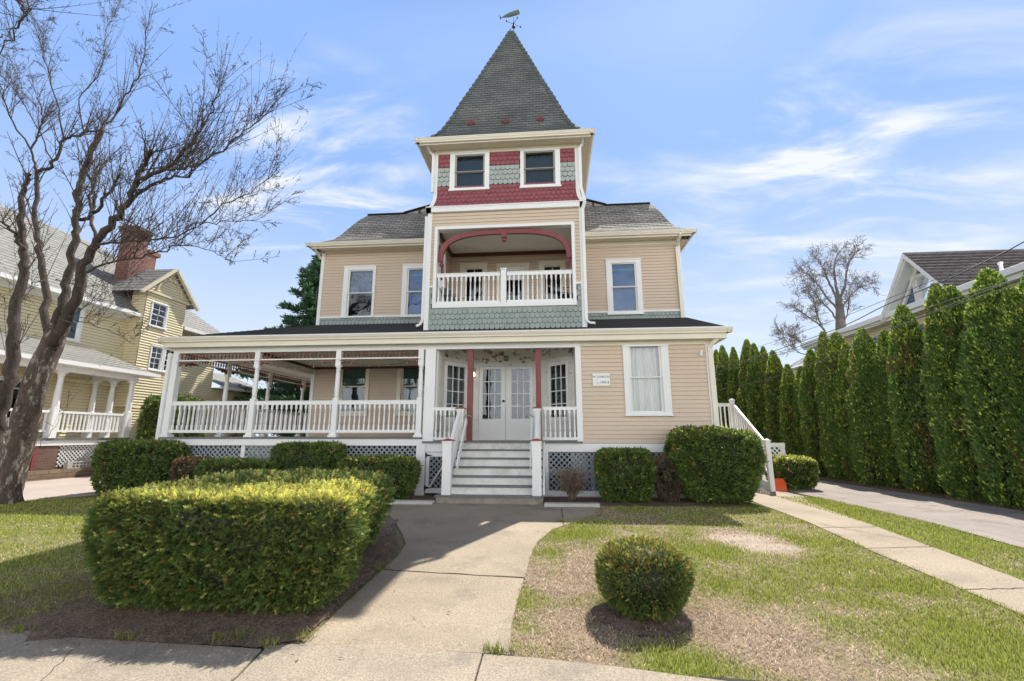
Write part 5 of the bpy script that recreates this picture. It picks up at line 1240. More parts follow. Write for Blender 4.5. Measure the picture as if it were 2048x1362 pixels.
def hedge(name, c, hsz, n, exp=6, size=.055, nb=5, lime=.5, rust=.05, taper=.82, rough=.05, dark=DARK, mid=MID, stem=True, label='', cat='hedge', group=None, topl=1.0, frontlime=.1, w=.2, parent_out=False, coreamt=.88, spray=False):
    """clipped evergreen: c = centre of the base, hsz = half width, half depth, height"""
    hx, hy, hz = hsz[0], hsz[1], hsz[2]/2
    A = np.array([hy*hz, hy*hz, hx*hz, hx*hz, hx*hy*1.15, hx*hy*.4]); A = A/A.sum(); f = RNG.choice(6, n, p=A)
    q = RNG.uniform(-1, 1, (n, 3)); ax = f//2; sg = np.where(f % 2 == 0, 1.0, -1.0); 
    sg = np.where(f == 4, 1.0, np.where(f == 5, -1.0, sg)); q[np.arange(n), ax] = sg
    q = q*np.array([hx,hy,hz]); r = (np.abs(q[:,0]/hx)**exp+np.abs(q[:,1]/hy)**exp+np.abs(q[:,2]/hz)**exp)**(-1/exp); P = q*r[:,None]
    Nn = nrm(np.sign(P)*np.abs(P/np.array([hx,hy,hz]))**(exp-1)/np.array([hx,hy,hz]))
    lump = fbm(P[:,0]*1.0+P[:,2]*.8+hx*7, P[:,1]+P[:,2]*1.1+3, 2.6, 3, 17)-.5; P = P+Nn*(lump*2*rough)[:,None]+Nn*RNG.uniform(-.9,.15,(n,1))*size*.9
    t = (P[:,2]/hz+1)/2; k = taper+(1-taper)*np.clip(t*1.6, 0, 1); P[:,0] *= k; P[:,1] *= k; P[:,2] += hz
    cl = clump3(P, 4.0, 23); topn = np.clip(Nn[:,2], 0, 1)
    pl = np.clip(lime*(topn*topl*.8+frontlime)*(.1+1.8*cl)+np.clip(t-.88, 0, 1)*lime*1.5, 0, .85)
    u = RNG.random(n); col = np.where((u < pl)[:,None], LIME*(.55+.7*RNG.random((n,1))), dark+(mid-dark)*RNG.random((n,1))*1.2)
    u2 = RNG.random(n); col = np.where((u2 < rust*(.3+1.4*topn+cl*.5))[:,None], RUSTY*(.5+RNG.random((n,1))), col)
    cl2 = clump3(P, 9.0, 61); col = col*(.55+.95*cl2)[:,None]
    # holes: fewer sprigs where the clump noise is low
    keep = RNG.random(n) < np.clip(.15+cl*1.7, 0, 1); P, Nn, col = P[keep], Nn[keep], col[keep]
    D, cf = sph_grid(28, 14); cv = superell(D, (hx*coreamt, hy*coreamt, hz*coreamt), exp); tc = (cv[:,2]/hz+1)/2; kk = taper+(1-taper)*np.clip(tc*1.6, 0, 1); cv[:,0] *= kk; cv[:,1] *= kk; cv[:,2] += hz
    if spray: V, F, C = spray_mesh(P, Nn, np.full(len(P), size), col, nb, (cv, cf))
    else: V, F, C = tuft_mesh(P, Nn, np.full(len(P), size)*RNG.uniform(.7,1.35,len(P)), col, nb, .75, .25, w, (cv, cf))
    root = empty(name, c, label, cat, group)
    o = link('foliage', np_mesh('foliage', V, F, M['leaf'], C), None); o.parent = root; o.location = (0,0,0)
    if stem:
        mb = MB()
        for i in range(9):
            x = random.uniform(-hx*.7,hx*.7); y = random.uniform(-hy*.6,hy*.6); mb.tube([(x,y,-.05),(x*1.1+random.uniform(-.1,.1),y+random.uniform(-.06,.06),hsz[2]*.35),(x*1.2,y*1.2,hsz[2]*.7)],[.018,.014,.006],5)
        s_ = mb.build('stems', M['limb'], None); s_.parent = root; s_.location = (0,0,0)
    return root
g0 = gz(4.5)
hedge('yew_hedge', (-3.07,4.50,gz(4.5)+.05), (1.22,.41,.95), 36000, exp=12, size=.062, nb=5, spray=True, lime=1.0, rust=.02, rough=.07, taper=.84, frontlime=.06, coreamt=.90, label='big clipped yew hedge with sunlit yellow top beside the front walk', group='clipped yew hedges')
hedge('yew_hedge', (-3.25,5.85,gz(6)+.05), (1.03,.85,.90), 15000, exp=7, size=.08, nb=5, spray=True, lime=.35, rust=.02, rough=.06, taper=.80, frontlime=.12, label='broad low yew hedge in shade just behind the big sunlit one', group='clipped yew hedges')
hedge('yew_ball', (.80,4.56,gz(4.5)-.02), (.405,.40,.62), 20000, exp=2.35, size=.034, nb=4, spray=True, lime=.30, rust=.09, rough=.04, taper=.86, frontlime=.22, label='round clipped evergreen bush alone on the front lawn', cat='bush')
def foot(px0, px1, ytop, Yf, depth, z0=None):
    """centre and half sizes from the pixel span at depth Yf"""
    a = PY(px0, ytop, Yf); b = PY(px1, ytop, Yf); z0 = gz(Yf)+.02 if z0 is None else z0
    return ((a[0]+b[0])/2, Yf+depth/2, z0), ((b[0]-a[0])/2, depth/2, a[2]-z0)
def hb(px0, px1, yt, Yf, dep, n, label, **k):
    c, s = foot(px0, px1, yt, Yf, dep); k.setdefault('size', .05); k.setdefault('group', 'clipped foundation shrubs')
    return hedge(k.pop('name', 'yew_shrub'), c, s, n, label=label, cat=k.pop('cat', 'shrub'), **k)
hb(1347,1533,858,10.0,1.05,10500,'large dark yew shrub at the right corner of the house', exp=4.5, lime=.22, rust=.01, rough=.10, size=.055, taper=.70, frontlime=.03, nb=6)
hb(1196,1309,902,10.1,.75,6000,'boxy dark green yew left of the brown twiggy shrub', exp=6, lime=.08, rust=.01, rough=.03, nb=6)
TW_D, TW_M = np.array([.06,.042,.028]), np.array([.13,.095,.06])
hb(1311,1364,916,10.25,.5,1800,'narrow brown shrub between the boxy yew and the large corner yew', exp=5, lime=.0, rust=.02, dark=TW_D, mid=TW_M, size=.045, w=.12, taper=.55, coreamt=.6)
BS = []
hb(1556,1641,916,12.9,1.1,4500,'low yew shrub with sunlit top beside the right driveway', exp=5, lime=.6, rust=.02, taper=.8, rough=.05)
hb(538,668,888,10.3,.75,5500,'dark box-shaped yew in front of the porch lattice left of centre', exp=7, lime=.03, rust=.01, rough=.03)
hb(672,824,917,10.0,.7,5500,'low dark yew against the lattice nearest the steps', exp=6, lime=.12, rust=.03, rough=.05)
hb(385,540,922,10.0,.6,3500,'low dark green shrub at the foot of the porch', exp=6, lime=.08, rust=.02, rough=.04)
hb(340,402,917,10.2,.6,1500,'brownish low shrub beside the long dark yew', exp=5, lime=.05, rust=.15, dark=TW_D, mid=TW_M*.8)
hedge('yew_hedge', (-10.05,11.2,.07), (1.05,.8,1.22), 9000, exp=6, size=.06, lime=.03, rust=.01, rough=.06, taper=.9, label='long dark yew hedge at the left corner of the porch', group='clipped yew hedges')
hedge('arborvitae_hedge', (-15.2,17.6,.05), (.62,1.1,2.9), 7000, exp=7, size=.08, lime=.10, rust=.01, rough=.08, taper=.95, label='tall dark green hedge block between the two porches', group=None)

# arborvitae row on the right: three plants made once, then copied
def arb_mesh(R, n, seed, name):
    rg = np.random.default_rng(seed); t = rg.random(n)**.9; a = rg.uniform(0, 2*pi, n)
    prof = lambda t: (np.clip(.80+t*2.2, 0, 1)*np.clip(1-np.clip((t-.36)/.645, 0, 1)**2.0, 0, 1)**.78)
    r = R*prof(t)*(1+.55*(fbm(a*1.9+seed, t*9.5, 1.5, 3, seed)-.5))*(1+.10-rg.random(n)**2*.36)
    P = np.stack([r*np.cos(a), r*np.sin(a), t], 1); Nn = np.stack([np.cos(a), np.sin(a), .25+t*.5], 1)
    cl = fbm(a*2.5, t*16, 1.5, 3, seed+4)
    A_D, A_M = np.array([.040,.080,.016]), np.array([.105,.145,.042]); u = rg.random(n)
    col = A_D+(A_M-A_D)*(cl[:,None]*1.5*rg.random((n,1)))
    col = np.where((u < .10+.25*(t > .8))[:,None], np.array([.30,.36,.07])*(.6+.6*rg.random((n,1))), col)
    br = (fbm(a*.9+9, t*4, 1.5, 2, seed+9) > .74); col = np.where((br & (u > .5))[:,None], np.array([.12,.085,.035]), col)
    return P, Nn, col, prof
HA = 4.6
def make_arb(R, n, seed, label, grp):
    P, Nn, col, prof = arb_mesh(R, n, seed, 'f'); P[:,2] *= HA
    u = np.linspace(0, 2*pi, 20, endpoint=False); v = np.linspace(0, .99, 14); U, Vv = np.meshgrid(u, v); rr_ = R*.80*prof(Vv); cv = np.stack([rr_*np.cos(U), rr_*np.sin(U), Vv*HA], -1).reshape(-1, 3)
    i = np.arange(20*14).reshape(14, 20); cf = np.stack([i[:-1].ravel(), np.roll(i,-1,1)[:-1].ravel(), np.roll(i,-1,1)[1:].ravel(), i[1:].ravel()], 1)
    V, F, C = tuft_mesh(P, Nn, np.full(n, .072), col, 4, .55, .75, .22, (cv, cf))
    root = empty('arborvitae', (0,0,0), label, 'tree', grp)
    o = link('crown', np_mesh('crown', V, F, M['leaf'], C)); o.parent = root
    mb = MB(); mb.tube([(0,0,-.1),(0.02,.01,1.0),(0,0,HA*.8)],[.07,.05,.015],7); tr_ = mb.build('trunk', M['limb']); tr_.parent = root
    return root
G_ARB = 'arborvitae row along the right driveway'
ARBS = [make_arb(.62, 15000, 5, None, G_ARB), make_arb(.52, 13000, 8, None, G_ARB), make_arb(.70, 16000, 13, None, G_ARB)]
tops = [(2140,520,2,.9),(2060,548,0,.8),(2019,582,1,.8),(1974,545,2,.9),(1898,578,2,.9),(1870,572,1,.8),(1803,615,0,.8),(1768,665,1,.8),(1723,661,0,.8),(1690,690,1,.8),(1671,668,2,.8),(1645,667,1,.7),(1620,702,0,.75),(1600,735,1,.7),(1574,731,1,.75),(1545,704,0,.75),(1526,696,1,.7),(1507,690,0,.75),(1493,682,0,.8),(1466,697,1,.8),(1444,694,0,.8),(1432,702,1,.8)]
names = ['frame edge, nearest of the row','frame edge behind the nearest one','right end, lower than its neighbours','right end with the wide rounded top','under the blue gable, right of its window','under the blue gable, left crown of the wide pair','below the left foot of the blue gable','below the blue eave, slim and pointed','below the blue eave with a full rounded crown','half hidden slim one under the blue eave','broad one right of the utility wires crossing','tall slim spire in front of the bare tree','one left of the tall slim spire','short one half hidden in the middle of the row','low pointed one left of the middle','dense one above the small yew by the drive','one behind the side stair, right of it','one above the side stair post','tall one just right of the house corner wires','second from the house corner','one at the house corner','farthest one, half hidden by the house corner']
used = set()
for i, (px, py, k, wd) in enumerate(tops):
    p = PX(px, py, 9.45+.12*sin(i*2.1)); s = ARBS[k]
    if k in used: s = copy_tree(ARBS[k])
    used.add(k); s.location = (p[0], p[1], .03); zs = (p[2]-.03)/HA; s.scale = (wd*1.05, wd*1.05, zs); s.rotation_euler = (0,0,i*1.3)
    s['label'] = 'columnar arborvitae: '+names[i]

# ---- bare trees
LIMB = .63; WHIP = True; SHOOT = .82
class Tree:
    def __init__(s): s.big = MB(); s.tw = MB()
def grow(t, p, d, ln, r, lvl, up=.25, wob_=.22, kids=(5,5), minr=.0035, ang=(.5,.95), rat=(.45,.72)):
    n = (5 if lvl > 0 else 4) if minr > .0045 or lvl > 1 else (4 if lvl > 0 else 2); pts = [Vector(p)]; d = Vector(d).normalized(); q = Vector(p); ds = [d.copy()]
    for i in range(n):
        d = (d+Vector((random.gauss(0,wob_),random.gauss(0,wob_),random.gauss(0,wob_)+up*.3))*(.45)).normalized(); q = q+d*ln/n; pts.append(q.copy()); ds.append(d.copy())
    rad = [max(minr, r*(1-.72*i/n)) for i in range(n+1)]
    (t.big if r > .03 else t.tw).tube(pts, rad, 6 if r > .03 else (4 if r > .012 else 3), cap=False)
    if lvl <= 0: return
    k = random.randint(*kids)
    for j in range(k):
        f = random.uniform(.22, 1.0); i = min(int(f*n), n-1); a = pts[i].lerp(pts[i+1], f*n-i); dd = ds[i+1]
        ax = dd.orthogonal().normalized(); ax.rotate(Matrix.Rotation(random.uniform(0,2*pi), 3, dd)); nd = dd.copy(); nd.rotate(Matrix.Rotation(random.uniform(*ang), 3, ax))
        grow(t, a, nd, ln*random.uniform(*rat)*(1.25-.6*f if rat[0] < .4 else 1), max(minr, rad[i]*.58), lvl-1, up, wob_, kids, minr, ang, rat)
def smooth_path(P, n=5):
    P = [Vector(p) for p in P]; out = []
    for i in range(len(P)-1):
        p0, p1, p2, p3 = P[max(i-1,0)], P[i], P[i+1], P[min(i+2,len(P)-1)]
        for k in range(n):
            t = k/n; out.append(.5*((2*p1)+(p2-p0)*t+(2*p0-5*p1+4*p2-p3)*t*t+(3*p1-p0-3*p2+p3)*t**3))
    out.append(P[-1]); return out
def limb(t, pxs, r0, r1, Y0, dY, spawn=0, slen=1.2, lvl=2, knob=True, sstart=.3, minr=.004, kids=(4,6)):
    P = [PY(px, py, Y0+dY*i/max(1, len(pxs)-1)) for i, (px, py) in enumerate(pxs)]; pts = smooth_path(P, 5); m = len(pts)
    for i in range(1, m-1): pts[i] += Vector((random.gauss(0,.018 if WHIP else .008),random.gauss(0,.03),random.gauss(0,.012)))
    spawn = int(spawn*(1.5 if not WHIP else .7)); r0 = r0*LIMB; r1 = r1*LIMB; rad = [(r0+(r1-r0)*(i/(m-1))**.85)*(1+.025*sin(i*2.3)) for i in range(m)]
    t.big.tube(pts, rad, 10 if r0 > .1 else 7, cap=True)
    if WHIP:                                                # long straight water shoots with short spurs
        for j in range(int(spawn*3.4)):
            f = sstart+(1-sstart)*random.random(); i = min(int(f*(m-1)), m-2); a = pts[i].lerp(pts[i+1], random.random()); dd = (pts[i+1]-pts[i]).normalized()
            d = (dd*.55+Vector((random.gauss(.05,.42),random.gauss(0,.40),.75+random.random()*.6))).normalized(); ln = random.uniform(.5,2.0)*(1.15-.45*f)
            bend = Vector((random.gauss(0,.12),random.gauss(0,.1),random.gauss(.05,.06)))
            W_ = [a+d*ln*q+bend*q*q*ln for q in (0,.25,.5,.75,1)]; r_ = min(.010, rad[i]*.5); t.tw.tube(W_, [r_,r_*.8,r_*.62,r_*.45,.0025], 3, cap=False)
            for q in range(random.randint(7,11)):
                g = random.uniform(.12,1); k = min(int(g*4), 3); b = W_[k].lerp(W_[k+1], g*4-k); sd = (d*.6+Vector((random.gauss(0,.6),random.gauss(0,.6),random.gauss(.1,.5)))).normalized(); sl_ = random.uniform(.05,.30)*(1.15-g)
                t.tw.tube([b, b+sd*sl_*.5+Vector((0,0,.01)), b+sd*sl_+Vector((0,0,.03*sl_))], [.0045,.0035,.0022], 3, cap=False)
    for j in range(spawn):
        f = sstart+(1-sstart)*(j+random.random())/spawn; i = min(int(f*(m-1)), m-2); a = pts[i].lerp(pts[i+1], random.random()); dd = (pts[i+1]-pts[i]).normalized()
        ax = dd.orthogonal().normalized(); ax.rotate(Matrix.Rotation(random.uniform(0,2*pi), 3, dd)); nd = dd.copy(); nd.rotate(Matrix.Rotation(random.uniform(.35,.95), 3, ax)); nd = (nd+Vector((0,0,.35 if not WHIP else .62))).normalized()
        grow(t, a, nd, slen*SHOOT*random.uniform(.6,1.35), min(rad[i]*.45, .017), lvl, .10, .05, kids if not WHIP else (5,7), minr, (.55,1.05), (.45,.72) if not WHIP else (.20,.36))
    return pts
ts = Tree(); cs, ss = foot(1122, 1164, 940, 10.25, .4)
for i in range(34):
    a = random.uniform(0, 2*pi); rr_ = random.uniform(.2, 1); grow(ts, (cs[0]+.05*cos(a), cs[1]+.05*sin(a), .06), (cos(a)*.42*rr_, sin(a)*.42*rr_, 1), ss[2]*random.uniform(.5,.7), .013, 2, .15, .10, (4,6), .0045, (.3,.9))
TSH = empty('bare_shrub', (cs[0], cs[1], .06), 'small twiggy bare shrub right of the front steps', 'shrub', 'clipped foundation shrubs'); M['shrubtwig'] = paint('shrub_twigs', (.20,.15,.11), .9); ts.tw.build('stems', M['shrubtwig'], TSH)
t1 = Tree(); YB = 9.1
trunkA = [(4,1030),(14,985),(30,920),(48,850),(72,770),(98,700),(118,650)]
mbT = MB(); P = smooth_path([PY(px, py, YB+.1*i/6) for i, (px, py) in enumerate(trunkA)], 6); m_ = len(P)
nb_ = 20; R0 = [.34,.25,.23,.225,.215,.205,.18]
b = 0
for i, p in enumerate(P):
    r = np.interp(i/(m_-1)*6, range(7), R0)
    if i == 0: r = .42
    for k in range(nb_):
        a = 2*pi*k/nb_; q = r*(1+.10*sin(3*a+i*.35)+.05*sin(7*a+i*.9)+(.22*max(0,1-i/5)*max(0,sin(2.5*a+1))))+random.uniform(-.008,.008)
        mbT.v.append((p.x+q*cos(a), p.y+q*sin(a), p.z))
for i in range(m_-1):
    for k in range(nb_): k2 = (k+1) % nb_; mbT.face([i*nb_+k, i*nb_+k2, (i+1)*nb_+k2, (i+1)*nb_+k])
T1 = empty('street_tree', (P[0].x, P[0].y, .0), 'big bare street tree with rough grey-brown trunk at the left edge of the lawn', 'tree')
mbT.build('trunk', M['bark'], T1, smooth=True)
L_ = lambda *a, **k: limb(t1, *a, **k)
L_([(112,668),(125,600),(132,560),(150,480),(152,433),(155,388),(168,336),(194,284),(208,258)], .155, .085, YB, .8, 12, 1.7)
L_([(106,690),(150,600),(166,530),(195,480),(232,440),(240,430),(262,395),(275,365),(326,339),(371,300),(394,268),(423,226)], .185, .022, YB, -.9, 26, 1.5, sstart=.35)
L_([(105,700),(90,600),(82,520),(72,470),(71,433),(74,342)], .135, .075, YB, .9, 7, 1.4)
L_([(74,342),(107,326),(129,278),(168,268),(220,242),(258,181),(281,139),(291,65),(304,3)], .07, .012, YB+.9, .6, 24, 1.5, sstart=.15)
L_([(262,395),(275,355),(288,330),(300,308),(302,300)], .085, .06, YB-.4, -.5, 6, 1.3)
L_([(326,339),(378,336),(426,313),(468,278),(517,239),(562,194)], .05, .006, YB-.7, -.9, 20, 1.2, sstart=.05)
L_([(258,400),(297,374),(339,355),(384,350),(383,310),(388,275)], .06, .012, YB-.3, 1.4, 14, 1.2)
L_([(423,226),(436,190),(446,161)], .028, .006, YB-.9, -.2, 7, 1.0)
L_([(152,440),(181,433),(187,381),(178,349),(172,310)], .08, .04, YB+.5, .6, 6, 1.1)
L_([(181,433),(215,390),(240,348)], .07, .035, YB+.5, -.5, 5, 1.0)
L_([(190,490),(223,486),(262,481),(296,481),(352,472),(400,450),(480,443),(530,434)], .05, .005, YB-.2, -1.4, 24, 1.0, sstart=.1)
L_([(170,545),(211,528),(270,516),(329,502),(364,490),(420,500),(470,530)], .045, .005, YB-.2, -1.0, 22, .9, sstart=.15)
L_([(400,450),(450,410),(510,380),(560,330)], .022, .005, YB-1.0, -.6, 12, .9)
L_([(195,480),(182,440),(180,400),(192,360),(205,330),(220,322)], .065, .028, YB, 1.0, 9, 1.3)
L_([(-26,1000),(-14,900),(2,830),(18,760),(26,685),(30,615),(47,545),(45,481),(42,427),(47,380),(60,348)], .28, .075, YB+.3, .5, 10, 1.3)
L_([(46,500),(30,470),(14,450),(-6,440)], .08, .03, YB+.5, -.4, 5, 1.0)
L_([(74,342),(62,300),(82,250),(85,225),(75,185)], .05, .018, YB+.9, .3, 10, 1.5)
L_([(62,300),(20,230),(5,180),(-20,130)], .04, .012, YB+1.0, -.4, 12, 1.5)
L_([(129,278),(112,200),(90,120),(68,40),(55,0)], .035, .006, YB+1.0, -.4, 16, 1.3)
L_([(104,330),(70,250),(30,180),(0,150)], .03, .006, YB+1.0, .6, 12, 1.3)
L_([(168,268),(160,200),(200,140),(210,80),(232,20)], .03, .006, YB+1.2, .5, 15, 1.3)
L_([(10,-60),(35,-10),(48,20),(40,55),(10,90),(-20,120)], .06, .01, YB-2.0, .6, 9, 1.1)
L_([(0,75),(25,60),(55,20),(60,-20)], .02, .006, YB-2.0, .6, 7, 1.0)
L_([(18,985),(45,930),(80,890),(117,843),(150,790)], .012, .004, YB-.5, -.3, 2, .5, lvl=1)
for (a, b_) in (((112,560),(215,620)),((130,640),(230,600)),((90,560),(10,620)),((150,480),(260,560)),((118,640),(270,690))):
    L_([a, ((a[0]+b_[0])//2, (a[1]+b_[1])//2-14), b_], .022, .004, YB-.2, -.9, 6, .7, lvl=1)
t1.big.build('branches', M['barkup'], T1, smooth=True); o = t1.tw.build('crown', M['twig'], T1)
# far bare tree above the arborvitae
t2 = Tree(); Y2 = 34; LIMB = .50; SHOOT = .50; WHIP = False
def L2(*a, **k): return limb(t2, *a, minr=.010, **k)
b2 = PY(1684, 700, Y2)
T2 = empty('bare_tree', (b2[0], Y2, .05), 'distant bare tree rising behind the arborvitae row', 'tree')
mb = MB(); mb.tube([PY(1690,880,Y2),PY(1686,760,Y2),PY(1682,665,Y2),PY(1680,620,Y2),PY(1675,590,Y2)],[.5,.42,.34,.27,.2],10); mb.build('trunk', M['farbark'], T2, smooth=True)
for pts, r0, sp in (([(1677,600),(1672,570),(1668,540),(1672,515),(1680,500)],.30,12),([(1677,605),(1690,570),(1694,540),(1700,520),(1710,508)],.26,12),([(1676,600),(1660,570),(1650,545),(1640,525),(1630,515)],.26,12),
                    ([(1678,620),(1650,590),(1632,565),(1615,548),(1604,545)],.22,12),([(1679,625),(1695,600),(1712,580),(1730,572),(1745,568)],.18,12),([(1680,650),(1660,620),(1640,600),(1628,580),(1618,575)],.18,10),
                    ([(1655,672),(1640,650),(1625,640),(1605,625),(1590,615)],.20,12),([(1656,674),(1638,640),(1630,612),(1622,590)],.18,10),([(1625,702),(1608,690),(1592,678),(1570,668)],.15,12),([(1630,712),(1600,706),(1580,690),(1566,674)],.12,9),
                    ([(1682,655),(1694,630),(1698,600),(1700,575)],.14,8),([(1660,690),(1655,672)],.22,0),([(1652,740),(1630,712),(1625,702)],.2,0),([(1668,760),(1660,690)],.26,0)):
    L2(pts, r0*.8, .03, Y2, random.uniform(-2,2), spawn=sp, slen=1.7, lvl=2, sstart=.25, kids=(4,5))
t2.big.build('branches', M['farbark'], T2, smooth=True); t2.tw.build('crown', M['farbark'], T2)
# scrub and small trees behind the left porch
t3 = Tree()
for i in range(16):
    x = random.uniform(-18,-10); y = random.uniform(25,31); grow(t3, (x,y,0), (random.gauss(0,.3),random.gauss(0,.2),1), random.uniform(2.2,4.2), .045, 3, .1, .3, (5,6), .006)
T3 = empty('scrub_thicket', (-14,28,0), 'tangle of bare brown scrub seen through the left porch', 'thicket'); t3.big.build('branches', M['twig'], T3); t3.tw.build('twigs', M['twig'], T3)
for (x, y, s, lab) in ((-12.2,26,(1.3,1.0,2.7),'green shrub behind the porch nearest the house wall'),(-15.6,29,(1.6,1.2,3.0),'green shrub behind the porch near the yellow house')):
    hedge('background_shrub', (x,y,0), s, 4200, exp=2.4, size=.12, nb=3, lime=.15, rust=.0, rough=.25, mid=np.array([.10,.13,.04]), label=lab, cat='shrub', stem=False, coreamt=.7)
# dark conifer behind the house on the left
def conifer(base, h_, R, n, label, seed=3):
    rg = np.random.default_rng(seed); root = empty('conifer', base, label, 'tree'); V_, N_, C_ = [], [], []
    mb = MB(); mb.tube([(0,0,0),(0,0,h_*.5),(0,0,h_)],[.22,.13,.02],8)
    nbr = 150
    for i in range(nbr):
        t = (i+.5)/nbr; z = h_*(.12+.87*t); rr_ = R*(1-t)**.8*rg.uniform(.65,1.12)+.1; a = i*2.39996+rg.normal(0,.2); m = int(n/nbr*(.3+1.4*(1-t)))
        f = rg.random(m)**.7; x = rr_*f; side = rg.normal(0, .17*(1-f*.6)*rr_, m); droop = -.10*x+.18*np.clip(f-.6,0,1)*rr_
        P = np.stack([x*np.cos(a)-side*np.sin(a), x*np.sin(a)+side*np.cos(a), z+droop+rg.normal(0,.05,m)], 1); V_.append(P); N_.append(np.tile(np.array([np.cos(a),np.sin(a),.35]), (m,1)))
        mb.tube([(0,0,z),(rr_*cos(a)*.9,rr_*sin(a)*.9,z-.08*rr_)],[.03,.008],4,cap=False)
        C_.append(np.array([.018,.042,.020])+np.array([.03,.05,.02])*rg.random((m,1)))
    P = np.concatenate(V_); Nn = np.concatenate(N_); C = np.concatenate(C_); V, F, C2 = tuft_mesh(P, Nn, np.full(len(P), .26), C, 3, .5, .25, .17)
    o = link('crown', np_mesh('crown', V, F, M['leaf'], C2)); o.parent = root; tt = mb.build('trunk', M['limb']); tt.parent = root; return root
q = PY(640, 512, 27); conifer((q[0]+.2,27,0), q[2]+.35, 5.0, 20000, 'dark conifer behind the left side of the peach house')
# trees far behind, just over the horizon, so the street has an end
for i, (x, y, s, lab) in enumerate(((14,60,(7,4,7),'distant evergreen mass far behind the row'),(-34,70,(12,4,6),'distant tree mass behind the yellow house'),)):
    pass

litter('dry_needles', [(.80+.62*cos(a), 4.42+.52*sin(a)) for a in np.linspace(0, 2*pi, 16, endpoint=False)], 1500, (.30,.21,.14), .02, .06)
# fallen leaves and twigs
n = 260; x = RNG.uniform(-6, 6, n); y = RNG.uniform(3.0, 9.5, n); k = ~((x > -4.5) & (x < -1.9) & (y > 3.8)); x, y = x[k], y[k]; n = len(x)
P = np.stack([x, y, np.interp(y, [3.0,8.3], [-.15,.05])+.036], 1)
blades('fallen_leaves', P, np.array([.20,.12,.07])*(.5+RNG.random((n,1))), RNG.uniform(.02,.05,n), RNG.uniform(.008,.02,n), np.full(n,.98))['kind'] = 'stuff'

crack(wob((-3.6,3.6),(-3.1,2.6),.036,14,.02), .004, grit)
crack(wob((-.9,7.6),(-1.9,6.6),.0235,18,.02), .004, grit)
def tufts_at(pts, n, r):
    X = []; 
    for (a, b) in pts: X.append(np.stack([RNG.normal(a, r, n), RNG.normal(b, r*.5, n)], 1))
    X = np.concatenate(X); m = len(X); P = np.stack([X[:,0], X[:,1], np.interp(X[:,1], [3.0,8.3], [-.15,.05])+.02], 1)
    blades('weeds', P, GREEN*(.4+.7*RNG.random((m,1))), RNG.uniform(.03,.09,m), RNG.uniform(.004,.008,m), RNG.uniform(.2,.8,m))['kind'] = 'stuff'
tufts_at([(-1.98,3.80),(-2.15,3.66),(-.42,3.72),(-2.6,3.72),(-2.45,3.78),(-3.3,3.68),(-1.95,5.45),(.16,8.0),(-.45,3.70),(-4.3,3.72)], 45, .05)
# ================================================================ neighbours
YL = (M['yellow'], M['ylip'])
YH = empty('yellow_house', (-18, 16, .4), 'pale yellow clapboard house with dormer gable, red chimney and white side porch', 'house')
XW = -18.0; Tn = TR(XW)
def xp(px, py, X): p = PX(px, py, X); return p[1], p[2]
def ywall(name, T, a, b, z0, z1, holes=(), c=.115):
    mb = MB(); laps(mb, T, a, b, z0, z1, holes, c, d=.028, ll=.010); return mb.build(name, list(YL), YH)
w1 = (14.78,15.72,4.93,6.40); w2 = (13.2,14.75,1.9,3.35)
ywall('side_wall', Tn, 7, 17.6, .5, 6.45, [h(w1), h(w2)])
ywall('side_wall', Tn, 19.75, 22.9, .3, 6.45)
XG = -17.35; Tg = TR(XG)
pw = (18.2,19.62,4.22,5.32)
gw = (17.9,18.78,6.12,7.22)
ywall('bay_wall', Tg, 17.6, 19.75, 2.6, 7.62, [h(pw), h(gw)])
mb = MB(); laps(mb, Tg, lambda z: 17.35+(z-7.62)*1.02, lambda z: 19.98-(z-7.62)*1.02, 7.62, 8.86, (), .115, .028, ll=.010); mb.build('gable_wall', list(YL), YH)
ywall('bay_wall', TF(17.6), -18, -17.35, 2.6, 7.62); ywall('side_wall', Tn, 17.6, 19.75, .3, 2.7)
window(YH, Tn, w1, (14.92,15.58,5.06,6.28), glass='glassb', curtain='shade')
window(YH, Tn, w2, (13.36,14.6,2.05,3.2), glass='glass', split=3.0)
window(YH, Tg, gw, (18.0,18.68,6.22,7.12), muntin=(2,2))
for a, b in ((18.2,18.88),(18.94,19.62)): window(YH, Tg, (a,b,4.22,5.32), (a+.09,b-.09,4.34,5.22), muntin=(2,2))
mb = MB()                                                 # lunette in the gable
n = 18; cy, cz, r = 18.72, 7.72, .72
for i in range(n):
    a0, a1 = pi*i/n, pi*(i+1)/n
    mb.hexa([(XG+.0,cy+r*cos(a0),cz+r*sin(a0)),(XG+.07,cy+r*cos(a0),cz+r*sin(a0)),(XG+.07,cy+r*cos(a1),cz+r*sin(a1)),(XG+.0,cy+r*cos(a1),cz+r*sin(a1)),
             (XG+.0,cy+(r-.07)*cos(a0),cz+(r-.07)*sin(a0)),(XG+.07,cy+(r-.07)*cos(a0),cz+(r-.07)*sin(a0)),(XG+.07,cy+(r-.07)*cos(a1),cz+(r-.07)*sin(a1)),(XG+.0,cy+(r-.07)*cos(a1),cz+(r-.07)*sin(a1))])
mb.box(XG,XG+.09,17.5,19.85,7.56,7.64); mb.build('lunette_trim', M['buff'], YH)
mb = MB()
def rp(X, Y, z): return (X, Y, z)
